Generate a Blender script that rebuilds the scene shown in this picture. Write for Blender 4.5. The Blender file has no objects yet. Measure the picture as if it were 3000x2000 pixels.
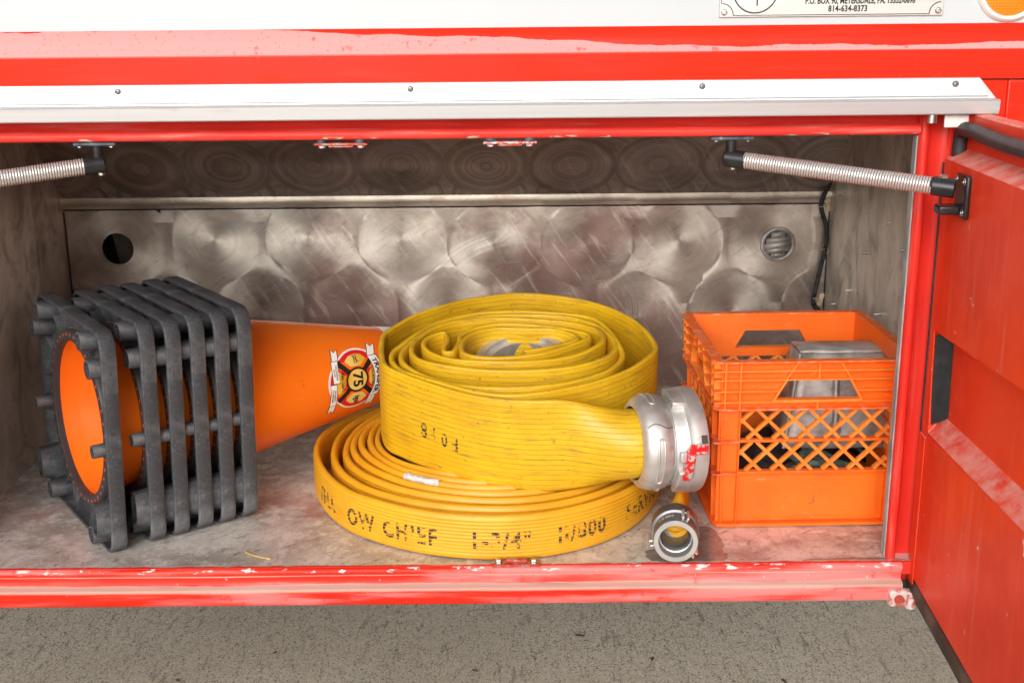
import bpy, bmesh, math, random
from mathutils import Vector, Matrix
from mathutils import noise as mnoise
random.seed(7)
R = math.radians
PI = math.pi
sc = bpy.context.scene
col = sc.collection

# ------------------------------------------------------------------ camera, world, sun, exposure
F = 1.635                      # y of the truck's outer skin; compartment floor is z = 0
CAM_Z = 0.797
cam_d = bpy.data.cameras.new('camera'); cam = bpy.data.objects.new('camera', cam_d); col.objects.link(cam)
cam_d.sensor_width = 36.0; cam_d.lens = 36.0 * 3466.7 / 3000.0
cam_d.clip_start = 0.02; cam_d.clip_end = 500
cam.matrix_world = Matrix.Translation((0, 0, CAM_Z)) @ Matrix.Rotation(R(90 - 15.2), 4, 'X') @ Matrix.Rotation(-R(0.53), 4, 'Z')
sc.camera = cam
SUN_EL, SUN_AZ = R(23), R(194)     # azimuth: direction the light comes from, clockwise from +Y
w = bpy.data.worlds.new('World'); sc.world = w; w.use_nodes = True
nt = w.node_tree; nt.nodes.clear()
sky = nt.nodes.new('ShaderNodeTexSky'); sky.sky_type = 'NISHITA'; sky.sun_disc = False
sky.sun_elevation = SUN_EL; sky.sun_rotation = SUN_AZ
sky.dust_density = 6.0; sky.air_density = 1.0; sky.ozone_density = 0.6
hs = nt.nodes.new('ShaderNodeHueSaturation'); hs.inputs['Saturation'].default_value = 0.22
bg = nt.nodes.new('ShaderNodeBackground'); bg.inputs['Strength'].default_value = 0.15
wo = nt.nodes.new('ShaderNodeOutputWorld')
nt.links.new(sky.outputs[0], hs.inputs['Color']); nt.links.new(hs.outputs[0], bg.inputs[0]); nt.links.new(bg.outputs[0], wo.inputs[0])
sun_d = bpy.data.lights.new('sun', 'SUN'); sun_d.energy = 1.5; sun_d.angle = R(40); sun_d.color = (1, .98, .95)
sun = bpy.data.objects.new('sun', sun_d); col.objects.link(sun)
sd = Vector((math.sin(SUN_AZ) * math.cos(SUN_EL), math.cos(SUN_AZ) * math.cos(SUN_EL), math.sin(SUN_EL)))
sun.rotation_euler = sd.to_track_quat('Z', 'Y').to_euler(); sun.location = sd * 5
sc.view_settings.view_transform = 'Standard'; sc.view_settings.look = 'None'
sc.view_settings.exposure = -0.22; sc.view_settings.gamma = 1.0
sc.view_settings.use_curve_mapping = False
sc.cycles.max_bounces = 10; sc.cycles.diffuse_bounces = 5; sc.cycles.glossy_bounces = 5
try:
    sc.cycles.use_denoising = True
except Exception:
    pass

# ------------------------------------------------------------------ material helper
class NT:
    def __init__(self, name):
        self.m = bpy.data.materials.new(name); self.m.use_nodes = True
        self.t = self.m.node_tree; self.t.nodes.clear()
        self.out = self.n('ShaderNodeOutputMaterial')
    def n(self, typ): return self.t.nodes.new(typ)
    def put(self, sock, v):
        if v is None: return
        if hasattr(v, 'is_linked') or isinstance(v, bpy.types.NodeSocket): self.t.links.new(v, sock)
        else:
            if sock.type == 'RGBA' and len(v) == 3: v = (*v, 1)
            sock.default_value = v
    def math(self, op, a, b=None, c=None, clamp=False):
        n = self.n('ShaderNodeMath'); n.operation = op; n.use_clamp = clamp
        self.put(n.inputs[0], a)
        if b is not None: self.put(n.inputs[1], b)
        if c is not None: self.put(n.inputs[2], c)
        return n.outputs[0]
    def vmath(self, op, a, b=None):
        n = self.n('ShaderNodeVectorMath'); n.operation = op
        self.put(n.inputs[0], a)
        if b is not None: self.put(n.inputs[1], b)
        return n.outputs['Value'] if op in ('LENGTH', 'DOT_PRODUCT') else n.outputs[0]
    def mix(self, f, a, b, blend='MIX'):
        n = self.n('ShaderNodeMix'); n.data_type = 'RGBA'; n.blend_type = blend
        self.put(n.inputs['Factor'], f)
        A = [s for s in n.inputs if s.name == 'A' and s.type == 'RGBA'][0]; B = [s for s in n.inputs if s.name == 'B' and s.type == 'RGBA'][0]
        self.put(A, a); self.put(B, b)
        return [s for s in n.outputs if s.type == 'RGBA'][0]
    def lerp(self, f, a, b):
        n = self.n('ShaderNodeMix'); n.data_type = 'FLOAT'
        self.put(n.inputs[0], f); self.put(n.inputs[2], a); self.put(n.inputs[3], b)
        return n.outputs[0]
    def noise(self, vec, scale, detail=4, rough=.55, dist=0.0):
        n = self.n('ShaderNodeTexNoise'); self.put(n.inputs['Vector'], vec)
        n.inputs['Scale'].default_value = scale; n.inputs['Detail'].default_value = detail
        n.inputs['Roughness'].default_value = rough; n.inputs['Distortion'].default_value = dist
        return n.outputs['Fac']
    def noise1(self, wv, scale, detail=2):
        n = self.n('ShaderNodeTexNoise'); n.noise_dimensions = '1D'; self.put(n.inputs['W'], wv)
        n.inputs['Scale'].default_value = scale; n.inputs['Detail'].default_value = detail
        return n.outputs['Fac']
    def voro(self, vec, scale, feat='F1', out='Distance', rnd=1.0):
        n = self.n('ShaderNodeTexVoronoi'); n.feature = feat; self.put(n.inputs['Vector'], vec)
        n.inputs['Scale'].default_value = scale; n.inputs['Randomness'].default_value = rnd
        return n.outputs[out]
    def step(self, v, lo, hi, a=0.0, b=1.0):
        n = self.n('ShaderNodeMapRange'); n.interpolation_type = 'SMOOTHSTEP'
        self.put(n.inputs['Value'], v); self.put(n.inputs['From Min'], lo); self.put(n.inputs['From Max'], hi)
        n.inputs['To Min'].default_value = a; n.inputs['To Max'].default_value = b
        return n.outputs[0]
    def ramp(self, f, stops):
        n = self.n('ShaderNodeValToRGB'); e = n.color_ramp.elements
        while len(e) < len(stops): e.new(.5)
        for el, (p, c) in zip(e, stops): el.position = p; el.color = (*c, 1)
        self.put(n.inputs[0], f); return n.outputs[0]
    def pos(self): return self.n('ShaderNodeNewGeometry').outputs['Position']
    def obj(self): return self.n('ShaderNodeTexCoord').outputs['Object']
    def uv(self): return self.n('ShaderNodeTexCoord').outputs['UV']
    def rnd(self): return self.n('ShaderNodeObjectInfo').outputs['Random']
    def sep(self, v):
        n = self.n('ShaderNodeSeparateXYZ'); self.put(n.inputs[0], v); return n.outputs
    def comb(self, x, y, z):
        n = self.n('ShaderNodeCombineXYZ')
        for s, v in zip(n.inputs, (x, y, z)): self.put(s, v)
        return n.outputs[0]
    def scale(self, v, s): return self.vmath('MULTIPLY', v, s)
    def bump(self, h, strength=.3, dist=.002, normal=None):
        n = self.n('ShaderNodeBump'); n.inputs['Strength'].default_value = strength; n.inputs['Distance'].default_value = dist
        self.put(n.inputs['Height'], h)
        if normal is not None: self.put(n.inputs['Normal'], normal)
        return n.outputs[0]
    def bsdf(self, color, rough=.5, metal=0.0, normal=None, coat=0.0, coat_rough=.1, spec=.5, ior=1.5, sss=0.0, sss_r=(.01,.003,.001), aniso=0.0, tangent=None, emit=None):
        b = self.n('ShaderNodeBsdfPrincipled')
        self.put(b.inputs['Base Color'], color); self.put(b.inputs['Roughness'], rough); self.put(b.inputs['Metallic'], metal)
        b.inputs['IOR'].default_value = ior
        self.put(b.inputs['Specular IOR Level'], spec)
        if normal is not None: self.put(b.inputs['Normal'], normal)
        if coat: b.inputs['Coat Weight'].default_value = coat; b.inputs['Coat Roughness'].default_value = coat_rough
        if sss:
            b.inputs['Subsurface Weight'].default_value = sss; b.inputs['Subsurface Radius'].default_value = sss_r; b.inputs['Subsurface Scale'].default_value = 1.0
        if aniso: b.inputs['Anisotropic'].default_value = aniso
        if tangent is not None: self.put(b.inputs['Tangent'], tangent)
        self.t.links.new(b.outputs[0], self.out.inputs[0]); self.b = b
        return self.m

RED = (.76, .026, .007)
M = {}

def mk_red(name, base=RED, chalk=None, dust=.25, rough=.28, streak=False, scr=0.0, chips=False, ledge=False, nose=False):
    t = NT(name); p = t.pos()
    n1 = t.noise(p, 6, 5); n2 = t.noise(p, 60, 4)
    c = t.mix(t.step(n1, .35, .7), base, (base[0] * .86, base[1] * .75, base[2] * .8))
    pv = t.scale(p, (60, 60, 4)) if streak else t.scale(p, (4, 60, 60))
    st = t.noise(pv, 1.0, 4, .65)
    d = t.math('MULTIPLY', t.step(st, .5, .78), dust)
    c = t.mix(d, c, (.86, .42, .34))
    rg = t.lerp(t.step(n1, .3, .7), rough, rough + .14)
    rg = t.math('ADD', rg, t.math('MULTIPLY', d, .3))
    if chalk is not None:
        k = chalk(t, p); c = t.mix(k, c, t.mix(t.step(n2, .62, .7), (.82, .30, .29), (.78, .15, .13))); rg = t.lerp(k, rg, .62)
    if scr:
        ch = t.noise(t.vmath('ADD', p, (.3, 0, .13)), 21, 2, .4); ch2 = t.noise(t.scale(p, (90, 90, 60)), 1.0, 3, .5)
        m = t.math('MAXIMUM', t.step(ch, .762, .770), t.math('MULTIPLY', t.step(ch2, .73, .76), .6)); c = t.mix(t.math('MULTIPLY', m, scr), c, (.8, .78, .74))
    if ledge:      # dust settled on the upward ledges, wiped here and there
        nz = t.sep(t.n('ShaderNodeNewGeometry').outputs['Normal'])[2]
        k = t.math('MULTIPLY', t.step(nz, .25, .6), t.step(t.noise(t.scale(p, (34, 34, 34)), 1.0, 6, .7), .28, .68)); c = t.mix(t.math('MULTIPLY', k, .68), c, (.86, .54, .48))
        sc3 = t.step(t.noise(t.scale(p, (12, 12, 60)), 1.0, 3, .6), .71, .74); c = t.mix(t.math('MULTIPLY', sc3, .5), c, (.86, .5, .42))
    if chips:      # paint knocked off the lip
        z = t.sep(p)[2]; k = t.math('MULTIPLY', t.step(z, .6435, .6415), t.step(t.noise(t.scale(p, (26, 40, 130)), 1.0, 4, .6), .60, .62)); c = t.mix(k, c, (.60, .62, .46))
    if nose:       # road dust lying on the two ledges
        z = t.sep(p)[2]; wv = t.noise(t.scale(p, (5, 1, 1)), 1.0, 4, .6); wz = t.math('MULTIPLY', t.math('SUBTRACT', wv, .5), .006)
        zz = t.math('ADD', z, wz)
        b1 = t.math('MULTIPLY', t.step(zz, -.0150, -.0132), t.step(zz, -.0100, -.0116)); b2 = t.math('MULTIPLY', t.step(zz, -.0365, -.0325), t.step(zz, -.0262, -.0275))
        c = t.mix(t.math('MULTIPLY', t.math('MAXIMUM', b1, b2), .8), c, (.50, .40, .33)); rg = t.lerp(t.math('MAXIMUM', b1, b2), rg, .75)
        z = t.sep(p)[2]; nn_ = t.noise(t.scale(p, (38, 60, 120)), 1.0, 4, .65)
        k = t.math('MULTIPLY', t.step(z, -.0085, -.004), t.step(nn_, .58, .62)); c = t.mix(k, c, t.mix(t.step(nn_, .60, .66), (.48, .58, .55), (.80, .80, .77)))
    M[name] = t.bsdf(c, rg, 0, t.bump(n2, .04, .001), coat=.05, coat_rough=.12, spec=.26)

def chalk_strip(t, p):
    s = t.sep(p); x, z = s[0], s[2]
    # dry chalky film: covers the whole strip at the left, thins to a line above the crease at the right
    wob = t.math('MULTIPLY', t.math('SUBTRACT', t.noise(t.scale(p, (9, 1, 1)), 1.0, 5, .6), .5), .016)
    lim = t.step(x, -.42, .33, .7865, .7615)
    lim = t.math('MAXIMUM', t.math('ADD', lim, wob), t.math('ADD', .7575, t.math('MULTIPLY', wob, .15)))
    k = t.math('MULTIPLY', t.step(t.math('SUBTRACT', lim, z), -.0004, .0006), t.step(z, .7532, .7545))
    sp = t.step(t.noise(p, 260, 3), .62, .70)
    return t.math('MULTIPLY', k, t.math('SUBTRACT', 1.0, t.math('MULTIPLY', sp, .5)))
def chalk_sill(t, p):
    s = t.sep(p)
    nn = t.noise(t.scale(p, (3, 1, 30)), 1.0, 5, .6)
    r = t.step(s[0], -.45, .35)                   # drier towards the hinge
    a = t.math('MULTIPLY', t.step(t.math('ADD', nn, t.math('MULTIPLY', r, .20)), .50, .70), .7)
    b = 0.0
    return t.math('MAXIMUM', a, b)
mk_red('red_gloss', dust=.04, rough=.16)
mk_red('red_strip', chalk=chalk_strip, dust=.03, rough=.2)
mk_red('red_frame', base=(.74, .030, .018), dust=.28, rough=.42, streak=True)
mk_red('red_lintel', base=(.88, .060, .042), dust=.6, rough=.42, chips=True)
mk_red('red_sill', base=(.74, .026, .010), chalk=chalk_sill, dust=.3, nose=True, rough=.38, scr=.5)
mk_red('red_door', base=(.89, .062, .017), dust=.20, ledge=True, rough=.34, streak=True, scr=.85)

def simple(name, color, rough=.5, metal=0.0, nscale=30, var=.15, bump=.1, bdist=.001, coat=0.0, **kw):
    t = NT(name); p = t.obj(); n = t.noise(p, nscale, 5)
    c = t.mix(t.step(n, .3, .7), tuple(a * (1 - var) for a in color), tuple(min(1, a * (1 + var)) for a in color))
    rg = t.lerp(n, max(.03, rough - .1), min(1, rough + .1))
    M[name] = t.bsdf(c, rg, metal, t.bump(t.noise(p, nscale * 5, 3), bump, bdist), coat=coat, **kw)
    return M[name]
simple('white_paint', (.555, .59, .61), .32, nscale=3, var=.012, bump=.01, coat=.2)
simple('plastic_black', (.016, .017, .019), .32, nscale=60, var=.3, bump=.1)
simple('gasket', (.03, .031, .034), .55, nscale=40, var=.5, bump=.3)
simple('gasket_dusty', (.085, .068, .05), .6, nscale=14, var=.6, bump=.3)
simple('steel_bolt', (.55, .54, .52), .32, 1.0, nscale=90, var=.25)
simple('beige_plastic', (.55, .44, .30), .5, nscale=60)
simple('text_black', (.012, .012, .014), .5, nscale=80, var=.2, bump=0)
simple('bezel', (.75, .72, .68), .35, 0.0, nscale=40, var=.08)
simple('paper_tape', (.62, .6, .58), .7, nscale=120, var=.25, bump=.5, bdist=.002)
simple('straw', (.62, .46, .13), .6, nscale=60)
simple('red_ink', (.68, .015, .02), .35, nscale=50, var=.06, bump=0)
simple('sticker_white', (.86, .86, .86), .3, nscale=50, var=.02, bump=0)
simple('reflective', (.72, .73, .78), .35, .2, nscale=160, var=.15, bump=.3)
simple('dark_under', (.06, .055, .05), .8, nscale=10)
simple('tube_dark', (.06, .06, .058), .45, nscale=40, var=.5)
simple('tube_green', (.10, .16, .14), .45, nscale=40, var=.5)
simple('tube_black', (.02, .02, .022), .4, nscale=40, var=.5)

t = NT('gold_panel'); s = t.sep(t.obj())
M['gold_panel'] = t.bsdf(t.mix(t.step(t.noise(t.obj(), 14, 1), .35, .65), (.72, .42, .03), (.82, .62, .18)), .32)
t = NT('amber_lens'); p = t.obj(); v = t.voro(p, 260, rnd=0.0)
M['amber_lens'] = t.bsdf(t.mix(t.step(v, .2, .5), (.95, .30, .0), (.80, .20, .0)), .15, 0, t.bump(v, .5, .002), coat=.15)

t = NT('alu_trim'); p = t.pos(); br = t.noise(t.scale(p, (5, 400, 400)), 1.0, 4, .6)
st = t.step(t.noise(t.scale(p, (8, 50, 50)), 1.0, 4), .62, .72)
M['alu_trim'] = t.bsdf(t.mix(t.math('MULTIPLY', st, .35), t.mix(br, (.55, .56, .56), (.68, .68, .68)), (.5, .44, .35)), t.lerp(br, .36, .5), .62, t.bump(br, .05, .0006))
t = NT('name_plate'); p = t.pos(); br = t.noise(t.scale(p, (6, 300, 300)), 1.0, 4, .6)
M['name_plate'] = t.bsdf(t.mix(br, (.58, .57, .54), (.74, .73, .70)), .38, .45, t.bump(br, .05, .0006))

def cast_metal(name, c0, c1, rough=.36, metal=.9):
    t = NT(name); p = t.obj(); n = t.noise(p, 24, 6, .6); g = t.noise(p, 260, 3)
    scr = t.step(t.noise(t.scale(p, (40, 300, 40)), 1.0, 3), .62, .75)
    c = t.mix(t.step(n, .3, .72), c0, c1); c = t.mix(t.math('MULTIPLY', scr, .3), c, (.85, .85, .85))
    M[name] = t.bsdf(c, t.lerp(n, rough - .06, rough + .18), metal, t.bump(t.math('ADD', t.math('MULTIPLY', g, .4), n), .12, .0015))
cast_metal('cast_alu', (.52, .505, .48), (.74, .735, .72), .44, .75)
cast_metal('anodised', (.17, .17, .175), (.27, .27, .275), .36, .75)
cast_metal('machined', (.72, .72, .71), (.82, .82, .81), .28, .85)
cast_metal('weathered_alu', (.27, .25, .225), (.62, .61, .585), .48, .5)
t = NT('red_chipped'); p = t.obj(); ch = t.step(t.noise(p, 95, 5, .65), .52, .56)
M['red_chipped'] = t.bsdf(t.mix(ch, (.62, .012, .018), (.66, .63, .58)), t.lerp(ch, .35, .5), t.math('MULTIPLY', ch, .5), t.bump(ch, -.4, .001))
t = NT('rusty_red'); p = t.obj(); n = t.noise(p, 70, 5, .65)
M['rusty_red'] = t.bsdf(t.ramp(n, [(.35, (.45, .02, .012)), (.5, (.5, .09, .05)), (.6, (.42, .3, .26)), (.75, (.6, .58, .54))]), .55, .15, t.bump(n, .4, .001))
t = NT('blue_chipped'); p = t.obj(); n = t.noise(p, 60, 5, .65)
M['blue_chipped'] = t.bsdf(t.ramp(n, [(.4, (.03, .045, .06)), (.6, (.10, .14, .17)), (.68, (.55, .5, .38))]), .5, .1, t.bump(n, .4, .001))
t = NT('seal_grey'); p = t.obj(); n = t.noise(t.scale(p, (60, 60, 14)), 1.0, 5, .65)
M['seal_grey'] = t.bsdf(t.ramp(n, [(.35, (.16, .20, .21)), (.55, (.34, .38, .38)), (.7, (.55, .5, .45))]), .5)
t = NT('pale_chipped'); p = t.obj(); n = t.noise(p, 80, 5, .65)
M['pale_chipped'] = t.bsdf(t.ramp(n, [(.4, (.62, .1, .08)), (.5, (.68, .58, .56)), (.7, (.74, .72, .68))]), .55, .1, t.bump(n, .4, .001))
t = NT('spring_steel'); M['spring_steel'] = t.bsdf(t.mix(t.noise(t.obj(), 40, 3), (.66, .65, .62), (.78, .77, .75)), .34, .65)

# ------ brushed swirl sheet metal
def swirl(name, vexpr, layers, kind, c_lo, c_hi, rough=.36, stain=.5, aniso=.75):
    t = NT(name); p = t.pos(); s = t.sep(p); u = s[0]; v = vexpr(t, s)
    D = DU = DV = MK = RN = None
    for (u0, v0, sx, sy, r) in layers:
        cu = t.math('FLOOR', t.math('DIVIDE', t.math('SUBTRACT', u, u0), sx)); cu = t.math('ADD', cu, .5)
        du = t.math('SUBTRACT', t.math('SUBTRACT', u, u0), t.math('MULTIPLY', cu, sx))
        if sy:
            cv = t.math('ADD', t.math('FLOOR', t.math('DIVIDE', t.math('SUBTRACT', v, v0), sy)), .5)
            dv = t.math('SUBTRACT', t.math('SUBTRACT', v, v0), t.math('MULTIPLY', cv, sy))
        else:
            cv = 0.37; dv = t.math('SUBTRACT', v, v0)
        jit = .010 if kind == 'back' else .004
        jx = t.math('MULTIPLY', t.math('SINE', t.math('MULTIPLY', t.math('ADD', cu, cv), 12.9)), jit); jy = t.math('MULTIPLY', t.math('SINE', t.math('MULTIPLY', t.math('ADD', cu, t.math('MULTIPLY', cv, 2.0)), 7.3)), jit)
        du = t.math('ADD', du, jx); dv = t.math('ADD', dv, jy)
        d = t.math('SQRT', t.math('ADD', t.math('MULTIPLY', du, du), t.math('MULTIPLY', dv, dv)))
        m = t.step(d, r, r - (.035 if kind == 'back' else .004))
        rn = t.math('FRACT', t.math('MULTIPLY', t.math('SINE', t.math('ADD', t.math('MULTIPLY', cu, 7.1), t.math('MULTIPLY', cv, 3.7))), 43.7))
        rr = t.math('DIVIDE', d, r)
        if D is None: D, DU, DV, MK, RN, RR = d, du, dv, m, rn, rr
        else:
            D = t.lerp(m, D, d); DU = t.lerp(m, DU, du); DV = t.lerp(m, DV, dv); RN = t.lerp(m, RN, rn); RR = t.lerp(m, RR, rr); MK = t.math('MAXIMUM', MK, m)
    rings = t.noise1(t.math('ADD', t.math('MULTIPLY', D, 1.0), t.math('MULTIPLY', RN, 3.0)), 240, 3)
    rings2 = t.noise1(t.math('ADD', t.math('MULTIPLY', D, 1.0), t.math('MULTIPLY', RN, 5.0)), 60, 2)
    if kind == 'back': tan = t.comb(t.math('MULTIPLY', DV, -1.0), 0.0, DU)
    else: tan = t.comb(t.math('MULTIPLY', DV, -1.0), t.math('MULTIPLY', DU, -.69), t.math('MULTIPLY', DU, .72))
    tan = t.vmath('NORMALIZE', tan)
    big = t.noise(p, 2.6, 4, .6); fine = t.noise(p, 22, 6, .65)
    c = t.mix(t.math('MULTIPLY', t.math('ADD', rings, t.math('ADD', t.math('MULTIPLY', t.step(rings2, .36, .64), .75), t.math('MULTIPLY', rings, .4)) if kind == 'slope' else rings2), .5), c_lo, c_hi)
    patch_ = t.step(t.noise(t.vmath('ADD', t.scale(p, (1, 1, 1.6)), (.7, 0, .2)), 3.4, 5, .6), .42, .66); c = t.mix(t.math('MULTIPLY', patch_, .7), c, tuple(a * .5 for a in c_lo))
    rim = t.math('MULTIPLY', t.step(RR, .78, .95), t.step(RR, 1.02, .97))
    c = t.mix(t.math('MULTIPLY', rim, .42 if kind == 'slope' else .25), c, tuple(a * .45 for a in c_lo))
    c = t.mix(t.math('MULTIPLY', t.math('ABSOLUTE', t.math('SUBTRACT', RN, .5)), .2 if kind == 'back' else .4), c, tuple(a * .62 for a in c_lo))
    low = t.step(v, .36, .10) if kind == 'back' else 0.0      # shade of the lower half, painted in as more red-brown stain
    red_stain_shade = t.math('MULTIPLY', t.step(t.math('ADD', t.math('MULTIPLY', low, .10), t.noise(t.vmath('ADD', p, (3.1, 0, 1.7)), 4.2, 5, .6)), .46, .66), .68 * stain)
    c = t.mix(red_stain_shade, c, (.20, .075, .06))
    dirt = t.math('MULTIPLY', t.step(fine, .58, .80), stain * .6); c = t.mix(dirt, c, (.16, .13, .11))
    sp = t.step(t.noise(t.scale(p, (60, 1, 130)), 1.0, 3, .7), .70, .74); c = t.mix(t.math('MULTIPLY', sp, .8 * stain), c, (.02, .018, .016))
    sa = t.math('ADD', s[0], t.math('MULTIPLY', s[2], .7)); sb = t.math('SUBTRACT', s[2], t.math('MULTIPLY', s[0], .7))
    mk1 = t.noise(t.comb(t.math('MULTIPLY', sa, 12.0), t.math('MULTIPLY', sb, 90.0), 0.0), 1.0, 4, .65); c = t.mix(t.math('MULTIPLY', t.step(mk1, .56, .72), .4 * stain), c, tuple(a * .35 for a in c_lo))
    refl_streak = t.noise(t.comb(t.math('MULTIPLY', sa, 60.0), t.math('MULTIPLY', sb, 7.0), 5.0), 1.0, 4, .6); c = t.mix(t.math('MULTIPLY', t.step(refl_streak, .54, .70), .35), c, c_hi)  # broad diagonal reflections painted in as lighter streaks
    if kind == 'back':
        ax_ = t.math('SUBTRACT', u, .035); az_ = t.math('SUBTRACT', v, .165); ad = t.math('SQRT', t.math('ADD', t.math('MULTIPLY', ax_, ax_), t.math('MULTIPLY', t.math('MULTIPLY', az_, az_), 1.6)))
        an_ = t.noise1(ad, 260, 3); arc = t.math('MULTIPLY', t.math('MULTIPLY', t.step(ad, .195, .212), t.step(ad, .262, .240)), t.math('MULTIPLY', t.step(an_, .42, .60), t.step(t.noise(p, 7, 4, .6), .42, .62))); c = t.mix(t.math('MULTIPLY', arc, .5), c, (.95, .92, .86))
    scr = t.step(t.noise(t.scale(p, (14, 1, 240)), 1.0, 3, .6), .66, .70); c = t.mix(t.math('MULTIPLY', scr, .25), c, (.8, .78, .74))
    rg = t.math('ADD', t.lerp(rings, rough - .07, rough + .10), t.math('MULTIPLY', dirt, .25))
    met = t.math('SUBTRACT', .93, t.math('MULTIPLY', t.math('MAXIMUM', dirt, red_stain_shade), .7))
    M[name] = t.bsdf(c, rg, met, t.bump(t.math('ADD', t.math('MULTIPLY', rings, .6), t.math('MULTIPLY', big, .4)), .10, .002), aniso=aniso, tangent=tan)
swirl('metal_back', lambda t, s: s[2], [(-.96, .0, .23, .19, .16), (-.875, .17, .21, 0, .115), (-.96, .335, .205, 0, .112)], 'back', (.54, .485, .42), (.88, .82, .73), .40, 1.0, .55)
swirl('metal_slope', lambda t, s: t.math('MULTIPLY', t.math('SUBTRACT', s[2], .433), 1.382), [(-1.7, -.5, 3.0, 0, 2.5), (-.95 + .0905, .0, .181, 0, .085), (-.865, .098, .181, 0, .096)], 'slope', (.42, .365, .345), (1.0, .93, .88), .34, .35)
swirl('metal_ledge', lambda t, s: s[2], [(-.96, .335, .205, 0, .2)], 'back', (.60, .55, .46), (.78, .72, .62), .4, .6, .3)

def side_metal(name, c0, c1, met=.75):
    t = NT(name); p = t.pos()
    n = t.noise(t.scale(p, (1, 5, 3)), 1.6, 6, .62); st = t.noise(t.scale(p, (1, 13, 9)), 1.0, 6, .68, 1.6); f = t.noise(p, 55, 4)
    c = t.mix(t.step(n, .34, .68), c0, c1); c = t.mix(t.math('MULTIPLY', t.step(st, .46, .72), .6), c, (.13, .11, .095))
    c = t.mix(t.math('MULTIPLY', t.step(t.noise(t.scale(p, (1, 6, 90)), 1.0, 3), .68, .72), .3), c, (.75, .7, .62))
    M[name] = t.bsdf(c, t.lerp(n, .36, .55), met, t.bump(f, .08, .001))
side_metal('metal_side', (.50, .46, .415), (.84, .79, .72), .7)

t = NT('metal_floor'); p = t.pos(); s = t.sep(p)
n = t.noise(p, 5, 6, .62); st = t.noise(t.vmath('ADD', t.scale(p, (9, 26, 1)), t.scale(p, (14, 0, 0))), 1.0, 6, .7)
ra = t.math('ADD', s[0], t.math('MULTIPLY', s[1], .8)); rb = t.math('SUBTRACT', s[1], t.math('MULTIPLY', s[0], .8))
wp = t.math('MULTIPLY', t.noise(p, 4, 3), .12); ra = t.math('ADD', ra, wp); rb = t.math('ADD', rb, t.math('MULTIPLY', t.noise(p, 7, 3), .10))
k1 = t.noise(t.comb(t.math('MULTIPLY', ra, 22.0), t.math('MULTIPLY', rb, 75.0), 0.0), 1.0, 6, .72); k2 = t.noise(t.comb(t.math('MULTIPLY', ra, 85.0), t.math('MULTIPLY', rb, 24.0), 3.0), 1.0, 6, .72)
f1 = t.noise(t.scale(p, (38, 14, 1)), 1.0, 5, .7); f2 = t.noise(p, 60, 5, .7)
c = t.mix(t.step(n, .32, .68), (.40, .37, .33), (.76, .73, .68))
c = t.mix(t.math('MULTIPLY', t.step(st, .45, .62), .8), c, (.84, .82, .78))
st2 = t.noise(t.vmath('ADD', t.scale(p, (70, 22, 1)), (9, 4, 2)), 1.0, 5, .7); c = t.mix(t.math('MULTIPLY', t.step(st2, .5, .66), .5), c, (.40, .34, .28))
c = t.mix(t.math('MULTIPLY', t.step(k1, .52, .68), .5), c, (.22, .175, .135)); c = t.mix(t.math('MULTIPLY', t.step(k2, .52, .66), .5), c, (.86, .83, .79))
c = t.mix(t.math('MULTIPLY', t.math('MULTIPLY', t.step(k1, .60, .66), t.step(k2, .46, .52)), .8), c, (.07, .06, .055))
c = t.mix(t.math('MULTIPLY', t.step(f1, .60, .72), .6), c, (.12, .10, .085))
rs = t.math('MULTIPLY', t.step(t.noise(t.vmath('ADD', p, (1.3, .4, 0)), 5.5, 5, .62), .54, .68), .62); c = t.mix(rs, c, (.34, .095, .075))
c = t.mix(t.math('MULTIPLY', t.step(f2, .66, .72), .7), c, (.03, .027, .025))
# wet patches by the hose coupling and the right front corner
def blob(cx, cy, rx, ry):
    dx = t.math('DIVIDE', t.math('SUBTRACT', s[0], cx), rx); dy = t.math('DIVIDE', t.math('SUBTRACT', s[1], cy), ry)
    d = t.math('SQRT', t.math('ADD', t.math('MULTIPLY', dx, dx), t.math('MULTIPLY', dy, dy)))
    return t.step(t.math('ADD', d, t.math('MULTIPLY', t.math('SUBTRACT', t.noise(p, 24, 4), .5), .9)), 1.03, .97)
wet = t.math('MAXIMUM', t.math('MAXIMUM', blob(.262, 1.668, .062, .032), blob(.52, 1.648, .075, .010)), blob(.30, 1.72, .03, .06))
c = t.mix(t.math('MULTIPLY', wet, .6), c, (.10, .075, .06))
edge = t.step(t.math('ADD', s[1], t.math('MULTIPLY', t.math('SUBTRACT', t.noise(t.scale(p, (40, 60, 1)), 1.0, 4, .7), .5), .016)), F + .0125, F + .0105)
eg2 = t.step(t.math('ADD', s[1], t.math('MULTIPLY', t.math('SUBTRACT', t.noise(t.scale(p, (22, 40, 1)), 1.0, 4, .7), .5), .012)), F + .017, F + .0135)
c = t.mix(t.math('MULTIPLY', eg2, .8), c, (.52, .60, .57)); c = t.mix(edge, c, (.70, .035, .02))
rg = t.lerp(wet, t.lerp(n, .42, .6), .16)
met = t.math('MULTIPLY', t.math('SUBTRACT', 1.0, t.math('MAXIMUM', edge, rs)), .35)
M['metal_floor'] = t.bsdf(c, rg, met, t.bump(t.math('ADD', f1, f2), .15, .001))

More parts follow.
